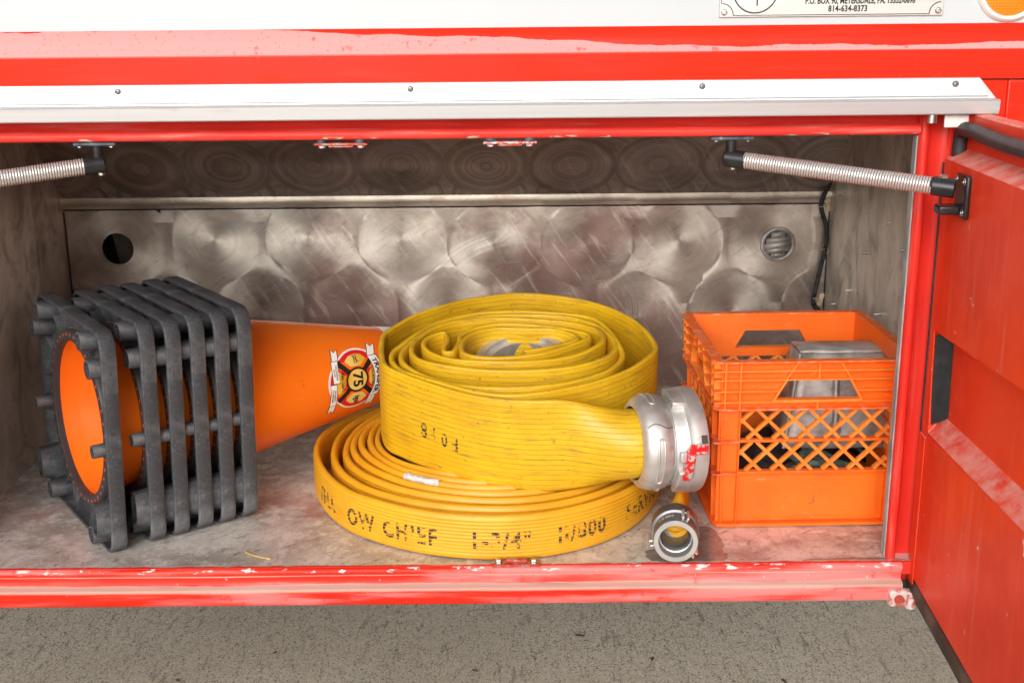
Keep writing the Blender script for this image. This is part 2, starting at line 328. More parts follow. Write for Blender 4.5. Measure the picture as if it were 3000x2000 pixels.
# ------ objects' materials
t = NT('cone_orange'); p = t.obj(); n = t.noise(p, 5, 4); rg = t.noise(t.scale(p, (1, 1, 40)), 3.0, 3)
sc_ = t.step(t.noise(t.scale(p, (50, 50, 9)), 1.0, 4, .65), .66, .74)
c = t.mix(t.step(n, .3, .7), (.94, .165, .006), (.96, .20, .012)); c = t.mix(t.math('MULTIPLY', sc_, .18), c, (.9, .4, .2)); rub = t.step(t.noise(t.scale(p, (26, 26, 70)), 1.0, 5, .7), .66, .74); c = t.mix(t.math('MULTIPLY', rub, .35), c, (.20, .05, .02))
M['cone_orange'] = t.bsdf(c, t.lerp(n, .30, .42), 0, t.bump(rg, .05, .002), sss=.12, sss_r=(.012, .003, .0008))
t = NT('cone_rubber'); p = t.obj(); n = t.noise(p, 9, 5, .6); v = t.noise(p, 330, 3, .6); wr = t.voro(p, 420)
dst = t.step(t.noise(p, 16, 6, .7), .45, .75)
c = t.mix(dst, (.042, .044, .050), (.145, .148, .158)); c = t.mix(t.math('MULTIPLY', t.step(t.noise(p, 40, 5), .64, .74), .5), c, (.19, .17, .14))
c = t.mix(t.math('MULTIPLY', t.step(v, .55, .75), .4), c, (.2, .2, .2))
M['cone_rubber'] = t.bsdf(c, t.lerp(n, .48, .68), 0, t.bump(t.math('ADD', wr, v), .5, .0012))
t = NT('cone_collar'); p = t.obj(); s = t.sep(p)
ang = t.math('ARCTAN2', s[1], s[0]); a = t.math('ABSOLUTE', t.math('SUBTRACT', t.math('FRACT', t.math('MULTIPLY', ang, 44 / (2 * PI))), .5))
rad = t.math('SQRT', t.math('ADD', t.math('MULTIPLY', s[0], s[0]), t.math('MULTIPLY', s[1], s[1])))
dot = t.math('MULTIPLY', t.step(a, .13, .09), t.math('MULTIPLY', t.step(rad, .1345, .1352), t.step(rad, .1395, .1388)))
M['cone_collar'] = t.bsdf(t.mix(dot, t.mix(t.noise(p, 30, 4), (.022, .022, .024), (.06, .06, .062)), (.8, .14, .02)), .5)

def hose_mat(name, c0, c1, pitch, dirt, groove_c, gbump):
    t = NT(name); uv = t.sep(t.uv()); p = t.obj()     # uv: u metres along, v metres across
    wob = t.math('MULTIPLY', t.math('SUBTRACT', t.noise(t.comb(t.math('MULTIPLY', uv[0], 9.0), t.math('MULTIPLY', uv[1], 30.0), 0.0), 1.0, 3), .5), pitch * .35)
    ph = t.math('FRACT', t.math('DIVIDE', t.math('ADD', uv[1], wob), pitch))
    g = t.step(t.math('ABSOLUTE', t.math('SUBTRACT', ph, .5)), .07, .015)
    wv = t.noise(t.comb(t.math('MULTIPLY', uv[0], 420.0), t.math('MULTIPLY', uv[1], 420.0), 0.0), 1.0, 2)
    blot = t.noise(p, 11, 6, .65); strk = t.noise(t.comb(t.math('MULTIPLY', uv[0], 14.0), t.math('MULTIPLY', uv[1], 120.0), 0.0), 1.0, 5, .65)
    c = t.mix(t.step(blot, .3, .7), c0, c1)
    c = t.mix(t.math('MULTIPLY', t.step(strk, .5, .74), dirt), c, (.20, .115, .04))
    c = t.mix(t.math('MULTIPLY', t.step(t.noise(p, 120, 4, .7), .62, .70), dirt * 1.2), c, (.12, .075, .03))
    c = t.mix(t.math('MULTIPLY', g, .48), c, groove_c)
    h = t.math('ADD', t.math('MULTIPLY', wv, .25), t.math('MULTIPLY', g, -1.0))
    M[name] = t.bsdf(c, t.lerp(blot, .36, .52), 0, t.bump(h, gbump, .0012), sss=.0)
hose_mat('hose_big', (.68, .385, .008), (.76, .475, .013), .0088, .58, (.18, .095, .01), .55)
hose_mat('hose_small', (.75, .345, .010), (.81, .42, .020), .0062, .14, (.42, .16, .005), .25)

t = NT('crate_orange'); p = t.obj(); n = t.noise(p, 7, 4); sc2 = t.step(t.noise(t.scale(p, (30, 30, 110)), 1.0, 5, .7), .60, .70); gr = t.step(t.noise(p, 26, 5, .7), .56, .74)
c = t.mix(t.step(n, .3, .7), (.90, .135, .006), (.95, .175, .012)); c = t.mix(t.math('MULTIPLY', sc2, .25), c, (.95, .5, .28)); c = t.mix(t.math('MULTIPLY', gr, .45), c, (.36, .10, .03))
M['crate_orange'] = t.bsdf(c, t.lerp(n, .36, .5), 0, t.bump(t.noise(p, 60, 3), .05, .001), sss=.06, sss_r=(.01, .0025, .0008))
t = NT('crate_rib_lit'); p = t.obj(); n = t.noise(p, 20, 4)
M['crate_rib_lit'] = t.bsdf(t.mix(t.step(n, .3, .7), (.93, .205, .016), (.95, .28, .04)), .45, 0, sss=.15, sss_r=(.01, .0025, .0008))  # lighter orange: light on the ribs painted in, plus worn edges
t = NT('crate_scuffed'); p = t.obj(); n = t.noise(p, 7, 4); sc2 = t.step(t.noise(t.scale(p, (60, 60, 60)), 1.0, 5, .7), .45, .66)
c = t.mix(t.math('MULTIPLY', sc2, .5), (.92, .145, .01), (.88, .50, .34))
M['crate_scuffed'] = t.bsdf(c, .55, 0, t.bump(sc2, .1, .001), sss=.1, sss_r=(.01, .0025, .0008))

t = NT('ink_print'); s = t.sep(t.pos()); p = t.obj()
strp = t.step(t.math('ABSOLUTE', t.math('SUBTRACT', t.math('FRACT', t.math('DIVIDE', s[2], .0062)), .5)), .34, .42)
wear = t.math('MULTIPLY', t.step(t.noise(t.pos(), 160, 4, .7), .60, .52), t.step(t.noise(t.scale(t.pos(), (55, 55, 90)), 1.0, 2, .5), .40, .46))
fac = t.math('MULTIPLY', t.math('SUBTRACT', 1.0, strp), wear)
b = t.bsdf(t.mix(t.noise(p, 200, 2), (.012, .012, .016), (.05, .05, .055)), .55)
tr = t.n('ShaderNodeBsdfTransparent'); mx = t.n('ShaderNodeMixShader'); t.put(mx.inputs[0], fac)
t.t.links.new(tr.outputs[0], mx.inputs[1]); t.t.links.new(t.b.outputs[0], mx.inputs[2]); t.t.links.new(mx.outputs[0], t.out.inputs[0])
M['ink_print'] = t.m

t = NT('concrete'); p = t.pos()
n = t.noise(p, 1.6, 5, .6); g = t.noise(p, 210, 4, .7); g2 = t.noise(p, 420, 3, .6); vor = t.voro(p, 230, out='Color'); vs = t.sep(vor)
ln = t.noise(t.scale(p, (55, 7, 1)), 1.0, 4, .6)
c = t.mix(t.step(n, .3, .7), (.80, .705, .56), (.86, .78, .65)); c = t.mix(t.step(g, .36, .66), (.48, .40, .30), c)
c = t.mix(t.math('MULTIPLY', t.step(vs[0], .86, .9), .65), c, (.72, .66, .56)); c = t.mix(t.math('MULTIPLY', t.step(vs[1], .93, .95), .7), c, (.10, .10, .115))
c = t.mix(t.math('MULTIPLY', t.step(ln, .60, .68), .45), c, (.12, .10, .08))
cr1 = t.math('ABSOLUTE', t.math('SUBTRACT', t.noise(t.scale(p, (30, 9, 1)), 1.0, 3, .6), .5)); cr2 = t.math('ABSOLUTE', t.math('SUBTRACT', t.noise(t.vmath('ADD', t.scale(p, (20, 26, 1)), (5, 3, 0)), 1.0, 3, .6), .5))
c = t.mix(t.math('MULTIPLY', t.step(cr1, .012, .004), .55), c, (.10, .08, .06)); c = t.mix(t.math('MULTIPLY', t.step(cr2, .008, .003), .5), c, (.10, .08, .06))
c = t.mix(t.math('MULTIPLY', t.step(t.noise(p, .9, 3), .42, .62), .3), c, (.42, .35, .265))
M['concrete'] = t.bsdf(c, .85, 0, t.bump(t.math('ADD', g, t.math('MULTIPLY', g2, .5)), .5, .004))
simple('leaf_brown', (.10, .055, .03), .7, nscale=60, var=.5)

# ------------------------------------------------------------------ mesh helper
class MB:
    def __init__(self): self.v = []; self.f = []; self.uv = None
    def add(self, vs, fs):
        o = len(self.v); self.v += [tuple(a) for a in vs]; self.f += [tuple(i + o for i in f) for f in fs]; return self
    def box(self, x0, x1, y0, y1, z0, z1, xf=None):
        vs = [(x, y, z) for x in (x0, x1) for y in (y0, y1) for z in (z0, z1)]
        if xf: vs = [xf(*v) for v in vs]
        return self.add(vs, [(0, 1, 3, 2), (4, 6, 7, 5), (0, 4, 5, 1), (2, 3, 7, 6), (0, 2, 6, 4), (1, 5, 7, 3)])
    def prism(self, poly, a, b, xf):
        """poly: 2D points, extruded from a to b; xf(p,q,t)->xyz"""
        n = len(poly); vs = [xf(p, q, a) for p, q in poly] + [xf(p, q, b) for p, q in poly]
        fs = [tuple(range(n))[::-1], tuple(range(n, 2 * n))] + [(i, (i + 1) % n, n + (i + 1) % n, n + i) for i in range(n)]
        return self.add(vs, fs)
    def sheet(self, prof, a, b, xf, n=1):
        """open profile swept straight"""
        m = len(prof); vs = []
        for k in range(n + 1):
            tt = a + (b - a) * k / n; vs += [xf(p, q, tt) for p, q in prof]
        fs = [(k * m + i, k * m + i + 1, (k + 1) * m + i + 1, (k + 1) * m + i) for k in range(n) for i in range(m - 1)]
        return self.add(vs, fs)
    def lathe(self, prof, mat, n=48, a0=0, a1=2 * PI, closed=True, loop=False):
        """prof: (r, h) ; axis = local z of mat"""
        m = len(prof); vs = []; full = abs(a1 - a0 - 2 * PI) < 1e-6; cnt = n if full else n + 1
        for k in range(cnt):
            a = a0 + (a1 - a0) * k / n
            vs += [mat @ Vector((r * math.cos(a), r * math.sin(a), hh)) for r, hh in prof]
        fs = []
        mm = m if loop else m - 1
        for k in range(n):
            k2 = (k + 1) % cnt
            for i in range(mm):
                j = (i + 1) % m; fs.append((k * m + i, k2 * m + i, k2 * m + j, k * m + j))
        return self.add(vs, fs)
    def tube(self, path, r, n=10, caps=True, closed=False):
        pts = [Vector(p) for p in path]; m = len(pts); up = None; vs = []
        for i, p in enumerate(pts):
            if closed: tg = pts[(i + 1) % m] - pts[i - 1]
            else: tg = pts[min(i + 1, m - 1)] - pts[max(i - 1, 0)]
            tg.normalize()
            if up is None:
                up = Vector((0, 0, 1)) if abs(tg.z) < .9 else Vector((1, 0, 0))
            sd_ = tg.cross(up).normalized(); up = sd_.cross(tg).normalized()
            rr = r(i / (m - 1)) if callable(r) else r
            vs += [p + (sd_ * math.cos(2 * PI * k / n) + up * math.sin(2 * PI * k / n)) * rr for k in range(n)]
        fs = [(i * n + k, i * n + (k + 1) % n, ((i + 1) % m) * n + (k + 1) % n, ((i + 1) % m) * n + k) for i in range(m if closed else m - 1) for k in range(n)]
        if caps and not closed: fs += [tuple(range(n))[::-1], tuple(range((m - 1) * n, m * n))]
        return self.add(vs, fs)
    def cyl(self, p0, p1, r, n=16, r1=None):
        p0, p1 = Vector(p0), Vector(p1); r1 = r if r1 is None else r1
        return self.tube([p0, p1], lambda tt: r + (r1 - r) * tt, n)
    def build(self, name, mat, parent=None, bevel=0, seg=2, sharp=35, doubles=False, kind=None, label=None, solid=0, sol_off=-1):
        me = bpy.data.meshes.new(name); me.from_pydata(self.v, [], self.f); me.update()
        bm = bmesh.new(); bm.from_mesh(me)
        if doubles: bmesh.ops.remove_doubles(bm, verts=bm.verts, dist=1e-5)
        bmesh.ops.recalc_face_normals(bm, faces=bm.faces)
        bm.to_mesh(me); bm.free()
        me.polygons.foreach_set('use_smooth', [True] * len(me.polygons)); me.set_sharp_from_angle(angle=R(sharp))
        if self.uv is not None:
            ul = me.uv_layers.new(name='UVMap'); fl = []
            vi = [0] * len(me.loops); me.loops.foreach_get('vertex_index', vi)
            for i in vi: fl += self.uv[i]
            ul.data.foreach_set('uv', fl)
        return link(name, me, mat, parent, bevel, seg, kind, label, solid, sol_off)

def link(name, me, mat, parent=None, bevel=0, seg=2, kind=None, label=None, solid=0, sol_off=-1):
    o = bpy.data.objects.new(name, me); col.objects.link(o)
    if mat is not None and not me.materials: me.materials.append(M[mat] if isinstance(mat, str) else mat)
    if parent is not None:
        o.parent = parent
        off = parent.get('_off')
        if off is not None: o.location = tuple(off)      # mesh data is in world coordinates
    if solid:
        md = o.modifiers.new('solid', 'SOLIDIFY'); md.thickness = solid; md.offset = sol_off
    if bevel:
        md = o.modifiers.new('bevel', 'BEVEL'); md.width = bevel; md.segments = seg; md.limit_method = 'ANGLE'; md.angle_limit = R(35)
    if kind: o['kind'] = kind
    if label: o['label'] = label
    return o
def thing(name, label, cat, loc=(0, 0, 0), world_mesh=True, group=None):
    o = bpy.data.objects.new(name, None); col.objects.link(o); o.location = loc; o.empty_display_size = .05
    o['label'] = label; o['category'] = cat
    if group: o['group'] = group
    if world_mesh: o['_off'] = [-loc[0], -loc[1], -loc[2]]
    return o
def tag(o, label, cat, group=None):
    o['label'] = label; o['category'] = cat
    if group: o['group'] = group
    return o
def sub(o): o['_off'] = [0, 0, 0]; return o      # children of a part keep the part's coordinates
def catmull(P, step=.01, closed=False):
    P = [Vector(p) for p in P]; out = []; n = len(P)
    for i in range(n - 1):
        p0 = P[max(i - 1, 0)]; p1 = P[i]; p2 = P[i + 1]; p3 = P[min(i + 2, n - 1)]
        k = max(1, int((p2 - p1).length / step))
        for j in range(k):
            tt = j / k
            out.append(.5 * ((2 * p1) + (p2 - p0) * tt + (2 * p0 - 5 * p1 + 4 * p2 - p3) * tt ** 2 + (3 * p1 - p0 - 3 * p2 + p3) * tt ** 3))
    out.append(P[-1]); return out
def text2d(s, size, bold=0.0, sx=1.0, align='CENTER', space=1.0):
    cu = bpy.data.curves.new('t', 'FONT'); cu.body = s; cu.size = size; cu.align_x = align; cu.align_y = 'CENTER'
    cu.offset = bold * size; cu.fill_mode = 'FRONT'; cu.resolution_u = 3; cu.space_character = space
    o = bpy.data.objects.new('t', cu); col.objects.link(o); bpy.context.view_layer.update()
    dg = bpy.context.evaluated_depsgraph_get(); me = bpy.data.meshes.new_from_object(o.evaluated_get(dg))
    vs = [(v.co.x * sx, v.co.y) for v in me.vertices]; fs = [tuple(p.vertices) for p in me.polygons]
    bpy.data.objects.remove(o); bpy.data.curves.remove(cu); bpy.data.meshes.remove(me)
    return vs, fs
XF = lambda y, z, x: (x, y, z)          # profile in (y, z), swept along x

# ------------------------------------------------------------------ ground
GZ = -.78
MB().add([(-60, -60, GZ), (60, -60, GZ), (60, 60, GZ), (-60, 60, GZ)], [(0, 1, 2, 3)]).build('ground', 'concrete', kind='structure')
d = MB(); rr = random.Random(3)
spots = [(.173, 2.822), (-.839, 2.619), (-.411, 2.593), (.662, 2.59), (-.93, 2.344), (.876, 2.381), (.106, 2.333), (-.3, 2.45), (.35, 2.7), (-.62, 2.75), (.5, 2.36), (-.1, 2.65)]
for x, y in spots + [(rr.uniform(-1.1, 1.1), rr.uniform(2.28, 2.85)) for _ in range(26)]:
    big = (x, y) in spots; L = rr.uniform(.008, .014) if big else rr.uniform(.002, .0045); a = rr.uniform(0, PI)
    pts = []
    for k in range(7):
        an = 2 * PI * k / 7; q = rr.uniform(.7, 1.1); px = L * q * math.cos(an); py = L * .5 * q * math.sin(an)
        pts.append((x + px * math.cos(a) - py * math.sin(a), y + px * math.sin(a) + py * math.cos(a), GZ + .0015 + rr.uniform(0, .003)))
    pts.append((x, y, GZ + .0055)); d.add(pts, [(k, (k + 1) % 7, 7) for k in range(7)])
d.build('debris', 'leaf_brown', kind='stuff')

# ------------------------------------------------------------------ the truck
truck = thing('fire_truck', 'red and white fire truck with an open aluminium side compartment', 'fire truck', (0, F, GZ))
XL, XR, YB = -.967, .69, 2.543
XO0, XO1 = -.870, .567         # door opening
XH = .603                      # hinge side of the right door

# -- outer skin
p = [(F + .014, 1.55), (F + .014, .787)]
MB().prism([(F + .014, .787), (F + .014, 1.55), (F + .05, 1.55), (F + .05, .787)], -2.2, 2.2, XF).build('white_panel', 'white_paint', truck)
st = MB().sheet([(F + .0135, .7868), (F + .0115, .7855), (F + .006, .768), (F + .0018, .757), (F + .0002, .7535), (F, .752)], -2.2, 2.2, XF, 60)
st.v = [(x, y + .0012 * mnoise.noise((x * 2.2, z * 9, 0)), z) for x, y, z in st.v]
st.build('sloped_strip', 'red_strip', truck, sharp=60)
MB().prism([(F, .752), (F, .7145), (F + .02, .7145), (F + .02, .752)], -2.2, 2.2, XF).build('body_band', 'red_gloss', truck)
MB().prism([(F + .001, .7125), (F + .001, -.055), (F + .025, -.055), (F + .025, .7125)], XH + .012, .675, XF).build('side_panel', 'red_gloss', truck, bevel=.002)
MB().prism([(F + .001, .7125), (F + .001, .57), (F + .025, .57), (F + .025, .7125)], .6755, 2.2, XF).build('side_panel', 'red_gloss', truck, bevel=.002)  # lower edge raised so light gets in under the truck
MB().prism([(F + .001, .7125), (F + .001, -.055), (F + .025, -.055), (F + .025, .7125)], -2.2, XO0 - .036, XF).build('side_panel', 'red_gloss', truck, bevel=.002)
# -- drip rail
dr = MB()
prof = [(F - .0005, .7165), (F - .0025, .7155), (F - .0062, .6925), (F - .0035, .6905), (F - .0040, .6890), (F - .0195, .6880), (F - .0215, .6862), (F - .0200, .6700), (F - .0190, .6685), (F - .0160, .6685), (F - .0155, .6855), (F - .001, .6865)]
n = len(prof); ends = []
for (y, z) in prof:
    ends.append(.6345 + (.7165 - z) * .48 if z > .6895 else .658)
dr.v = [(-2.0, y, z) for y, z in prof] + [(e, y, z) for (y, z), e in zip(prof, ends)]
dr.f = [(i, (i + 1) % n, n + (i + 1) % n, n + i) for i in range(n)] + [tuple(range(n)), tuple(range(n, 2 * n))]
rail = sub(dr.build('drip_rail', 'alu_trim', truck, sharp=25))
rv = None
for x in (-.529, -.134, .26, .602):
    if rv is None:
        rv = MB().lathe([(0, .0012), (.0012, .0012), (.0014, .0022), (.003, .0018), (.0042, 0)], Matrix.Translation((0, 0, 0)) @ Matrix.Rotation(R(90), 4, 'X'), 20).build('rivet', 'anodised', rail)
        o = rv
    else:
        o = rv.copy(); col.objects.link(o)
    o.location = (x, F - .0047, .708)
# -- frame round the opening: recessed channel with a proud inner lip (profile: a = inward from outer edge, b = depth)
def frame_bar(name, a_of, length0, length1, mapping, mat='red_frame'):
    prof = [(.000, .000), (.0, .030), (.004, .034), (.026, .034), (.031, .029), (.032, .018), (.035, .013), (.040, .012), (.0445, .0145), (.046, .019), (.046, .036)]
    return MB().sheet(prof, length0, length1, mapping, 12)
ZT = .6385                     # underside of the lintel
fb = frame_bar('x', 0, -2.0, XO1, lambda a, b, tt: (tt, F + .002 + b, ZT + .046 - a)); fb.build('lintel', 'red_lintel', truck, sharp=50)
# jambs: outer edge at x = XO1+.046
for sgn, xo in ((1, XO1), (-1, XO0)):
    fb = frame_bar('x', 0, -.054, ZT + .046, lambda a, b, tt: (xo + sgn * (.046 - a), F + .002 + b, tt)); jb = sub(fb.build('jamb', 'red_frame', truck, sharp=50))
    MB().box(xo - sgn * .0003, xo - sgn * .0022, F + .024, F + .0385, .001, ZT - .002).build('seal_edge', 'seal_grey', jb)
# mitre cover where lintel and jamb meet
MB().box(XO1 - .002, XO1 + .0445, F + .0365, F + .05, ZT - .002, ZT + .05).build('corner_plate', 'red_frame', truck)
# -- sill
sp = [(F + .012, -.0006), (F + .005, -.0008), (F + .0015, -.0022), (F, -.0055), (F, -.0095), (F + .0018, -.0118), (F + .0042, -.0130), (F + .0045, -.0255), (F + .0030, -.0275), (F - .0055, -.0288), (F - .0075, -.0302), (F - .0078, -.0325), (F - .0070, -.0555), (F - .0050, -.0575), (F + .03, -.0575)]
sill = MB().sheet(sp, -2.0, XO1 + .02, XF, 90)
sill.v = [(x, y + .0005 * mnoise.noise((x * 7, z * 60, 2)), z + .0004 * mnoise.noise((x * 11, 0, 5))) for x, y, z in sill.v]
sill_o = sub(sill.build('sill', 'red_sill', truck, sharp=45))
MB().box(.2725, .2737, F - .0084, F - .0070, -.056, -.0075).build('seam', 'red_sill', sill_o)
# -- compartment lining
MB().box(XL - .01, XR + .01, F + .006, YB + .01, -.02, 0).build('compartment_floor', 'metal_floor', truck)
# back wall with a round hole
HX, HZ, HR = -.857, .323, .0345
bw = MB(); cx0, cx1, cz0, cz1 = XL, HX + .10, HZ - .1, .409
N = 48; ring = []; outer = []
for k in range(N):
    a = 2 * PI * k / N + PI / 4; c, s_ = math.cos(a), math.sin(a)
    ring.append((HX + HR * c, YB, HZ + HR * s_))
    tx = ((cx1 - HX) / c if c > 1e-9 else (cx0 - HX) / c if c < -1e-9 else 1e9); tz = ((cz1 - HZ) / s_ if s_ > 1e-9 else (cz0 - HZ) / s_ if s_ < -1e-9 else 1e9)
    q = min(tx, tz); outer.append((HX + q * c, YB, HZ + q * s_))
bw.add(ring + outer + [(x, y + .006, z) for x, y, z in ring], [(k, (k + 1) % N, N + (k + 1) % N, N + k) for k in range(N)] + [(k, (k + 1) % N, 2 * N + (k + 1) % N, 2 * N + k) for k in range(N)])
# the four corners of the square round the hole
for cx, cz in ((cx0, cz0), (cx1, cz0), (cx1, cz1), (cx0, cz1)):
    pass
bw.add([(cx0, YB, 0), (cx1, YB, 0), (cx1, YB, cz0), (cx0, YB, cz0)], [(0, 1, 2, 3)])
bw.add([(cx1, YB, 0), (XR, YB, 0), (XR, YB, .409), (cx1, YB, .409)], [(0, 1, 2, 3)])
bw_o = sub(bw.build('back_wall', 'metal_back', truck, sharp=20))
MB().box(XL - .0, XR, YB + .0015, YB + .004, -.01, .42).v and None
# ledge (lap joint) and sealant seam above it
MB().prism([(YB + .004, .4095), (YB - .0035, .4105), (YB - .0045, .418), (YB - .001, .4235), (YB - .0005, .4345), (YB + .01, .4345)], XL, XR, XF).build('ledge', 'metal_ledge', truck)
sm = MB(); pth = [(XL + .002 + (XR - XL - .004) * k / 160, YB - .002, .4085 + .0007 * mnoise.noise((k * .35, 0, 0))) for k in range(161)]
sm.tube(pth, lambda tt: .0014 + .0012 * abs(mnoise.noise((tt * 60, 1, 0))), 6).build('sealant', 'tube_black', truck)
MB().add([(XL, YB, .4335), (XR, YB, .4335), (XR, YB - .238, .683), (XL, YB - .238, .683)], [(0, 1, 2, 3)]).build('sloped_panel', 'metal_slope', truck)
MB().add([(XL, YB - .238, .683), (XR, YB - .238, .683), (XR, F + .03, .683), (XL, F + .03, .683)], [(0, 1, 2, 3)]).build('compartment_ceiling', 'metal_side', truck)
lw = MB().box(XL - .01, XL, 2.16, YB, -.01, .69).box(XL - .01, -.900, F + .03, 2.21, -.01, .69); lw.build('end_wall', 'metal_side', truck, label='brushed metal end wall behind the cone stack')
rw = sub(MB().box(XR, XR + .01, F + .03, YB, -.01, .69).build('end_wall', 'metal_side', truck, label='brushed metal end wall with protruding screws beside the crate'))
for (y, z, L) in ((2.461, .438, .005), (2.14, .433, .004), (2.247, .357, .013), (2.345, .261, .012), (2.47, .203, .005), (2.148, .26, .013), (2.05, .40, .004)):
    MB().cyl((XR + .001, y, z), (XR - L, y, z - .0005), .0021, 10).build('screw', 'steel_bolt', rw)
# corner welds
for x, o_ in ((XL + .0015, 1), (XR - .0015, 2)):
    MB().tube([(x, YB - .0015, .005 + .40 * k / 60) for k in range(61)], lambda tt: .0012 + .0009 * abs(mnoise.noise((tt * 50, o_, 0))), 6).build('sealant', 'tube_black', truck)
# darkness behind the hole: structure of the body
cav = MB().box(HX - .16, HX + .16, YB + .02, YB + .26, HZ - .14, HZ + .14); cav.f = [f for i, f in enumerate(cav.f) if i != 2]
cav.build('cavity', 'dark_under', truck)
MB().add([(HX - .012, YB + .05, HZ - .06), (HX + .028, YB + .05, HZ - .06), (HX + .014, YB + .05, HZ + .07), (HX - .034, YB + .05, HZ + .07)], [(0, 1, 2, 3)]).build('brace', 'gasket_dusty', truck, solid=.01)
MB().tube([(HX + .033, YB + .045, HZ - .07 + .004 * k) for k in range(36)], lambda tt: .0105 + .0012 * math.sin(tt * 35 * PI), 12).build('conduit', 'tube_dark', truck)
# vent in the back wall
VX, VZ = .581, .320
vent = sub(MB().lathe([(.0290, -.001), (.0300, .0035), (.0335, .0055), (.0365, .0045), (.0385, .001), (.0386, -.002)], Matrix.Translation((VX, YB, VZ)) @ Matrix.Rotation(R(90), 4, 'X'), 44).build('vent_grille', 'weathered_alu', truck))
MB().lathe([(0, 0), (.030, 0)], Matrix.Translation((VX, YB - .0012, VZ)) @ Matrix.Rotation(R(90), 4, 'X'), 32).build('vent_backing', 'dark_under', vent)
for k in range(5):
    zz = -.0225 + k * .0112; hw = math.sqrt(max(.0001, .0295 ** 2 - (abs(zz) + .003) ** 2))
    ta = .14
    MB().add([(VX + sx * hw, YB - yy, VZ + zz + dz + ta * sx * hw) for sx in (-1, 1) for yy, dz in ((.0048, -.0060), (.0028, .0050))], [(0, 1, 3, 2)]).build('slat', 'weathered_alu', vent, solid=.0008)
# corrugated loom and clips
lp = [(.686, YB - .10, .56), (.684, YB - .05, .495), (.683, YB - .016, .455), (.668, YB - .011, .409), (.681, YB - .011, .361), (.683, YB - .011, .319), (.672, YB - .011, .255), (.663, YB - .011, .201), (.667, YB - .011, .184), (.678, YB - .012, .172), (.684, YB - .03, .162), (.682, YB - .06, .12), (.682, YB - .06, .0)]
lc = catmull(lp, .0011)
loom = sub(MB().tube(lc, lambda tt: .0050 + .0009 * math.sin(tt * (len(lc) - 1) * PI / 2), 10).build('cable_loom', 'tube_black', truck, sharp=80))
for (x, z, ang) in ((.676, .404, -8), (.681, .310, -10), (.673, .198, 14)):
    mt = Matrix.Translation((x, YB - .003, z)) @ Matrix.Rotation(R(ang), 4, 'Y')
    cl = MB().box(-.001, .0095, -.0015, .003, -.0145, .0145, lambda a, b, c: mt @ Vector((a + .004, b, c)))
    cl.box(.000, .008, -.0045, -.0015, -.004, .004, lambda a, b, c: mt @ Vector((a + .004, b, c))); cl.build('cable_clip', 'beige_plastic', loom, bevel=.0006)
    tie = MB().tube([mt @ Vector((-.006 + .0075 * math.cos(a), -.007 + .0075 * math.sin(a), .001)) for a in [2 * PI * k / 20 for k in range(20)]], .0009, 6, closed=True); tie.build('cable_tie', 'beige_plastic', loom)
# body shell: roof, far side, underside
MB().box(-2.2, 2.2, F + .05, F + 2.3, 1.53, 1.55).build('body_roof', 'white_paint', truck)
MB().box(-2.2, 2.2, F + 2.28, F + 2.3, -.05, 1.53).build('far_side', 'white_paint', truck)
MB().box(-2.2, .70, F + .031, F + 2.27, -.057, -.045).build('underside', 'dark_under', truck)
MB().box(.70, 2.2, F + .031, F + 2.27, .60, .612).build('added_arch_liner', 'dark_under', truck)  # unseen arch opening, added to let light reach the ground underneath
MB().box(.702, .712, F + .031, F + 2.27, -.045, .60).build('added_arch_liner', 'dark_under', truck)

# -- nameplate
plate = sub(MB().box(.282, .582, F + .0105, F + .0133, .7975, .872).build('name_plate', 'name_plate', truck, bevel=.0006))
PY = F + .0101
def flat_text(s, size, cx, cz, parent, bold=.012, sx=1.0, mat='text_black', name='lettering', space=1.0, y=PY):
    vs, fs = text2d(s, size, bold, sx, space=space); return MB().add([(cx + a, y, cz + b_) for a, b_ in vs], fs).build(name, mat, parent)
flat_text('P.O. BOX 90, MEYERSDALE, PA. 15552-0698', .0112, .470, .8172, plate, .03, .70)
flat_text('814-634-8373', .0110, .454, .8070, plate, .03, .80, space=1.06)
def flat_ring(cx, cz, r0, r1, a0=0, a1=2 * PI, n=48, name='border_line', parent=plate):
    mb = MB(); pts = []
    for k in range(n + 1):
        a = a0 + (a1 - a0) * k / n; pts += [(cx + r0 * math.cos(a), PY, cz + r0 * math.sin(a)), (cx + r1 * math.cos(a), PY, cz + r1 * math.sin(a))]
    mb.add(pts, [(2 * k, 2 * k + 1, 2 * k + 3, 2 * k + 2) for k in range(n)]); return mb.build(name, 'text_black', parent)
flat_ring(.3295, .8325, .0290, .0308)
MB().add([(.3312, PY, .8120), (.3331, PY, .8120), (.3331, PY, .853), (.3312, PY, .853)], [(0, 1, 2, 3)]).build('emblem_bar', 'text_black', plate)
flat_ring(.2855, .7998, .0145, .0157, 0, R(90), 20); flat_ring(.5785, .7998, .0145, .0157, R(90), R(180), 20)
MB().add([(.3000, PY, .7992), (.5640, PY, .7992), (.5640, PY, .8001), (.3000, PY, .8001)], [(0, 1, 2, 3)]).build('border_line', 'text_black', plate)
MB().add([(.2840, PY, .8145), (.2850, PY, .8145), (.2850, PY, .868), (.2840, PY, .868)], [(0, 1, 2, 3)]).build('border_line', 'text_black', plate)
for x in (.2885, .5755):
    sc1 = MB().lathe([(.0016, .0010), (.0017, .0026), (.0032, .0024), (.0042, .0012), (.0045, 0)], Matrix.Translation((x, F + .0105, .8037)) @ Matrix.Rotation(R(90), 4, 'X'), 20)
    sc1.lathe([(0, .0008), (.0018, .0008)], Matrix.Translation((x, F + .0105, .8037)) @ Matrix.Rotation(R(90), 4, 'X'), 6); sc1.build('screw', 'steel_bolt', plate)
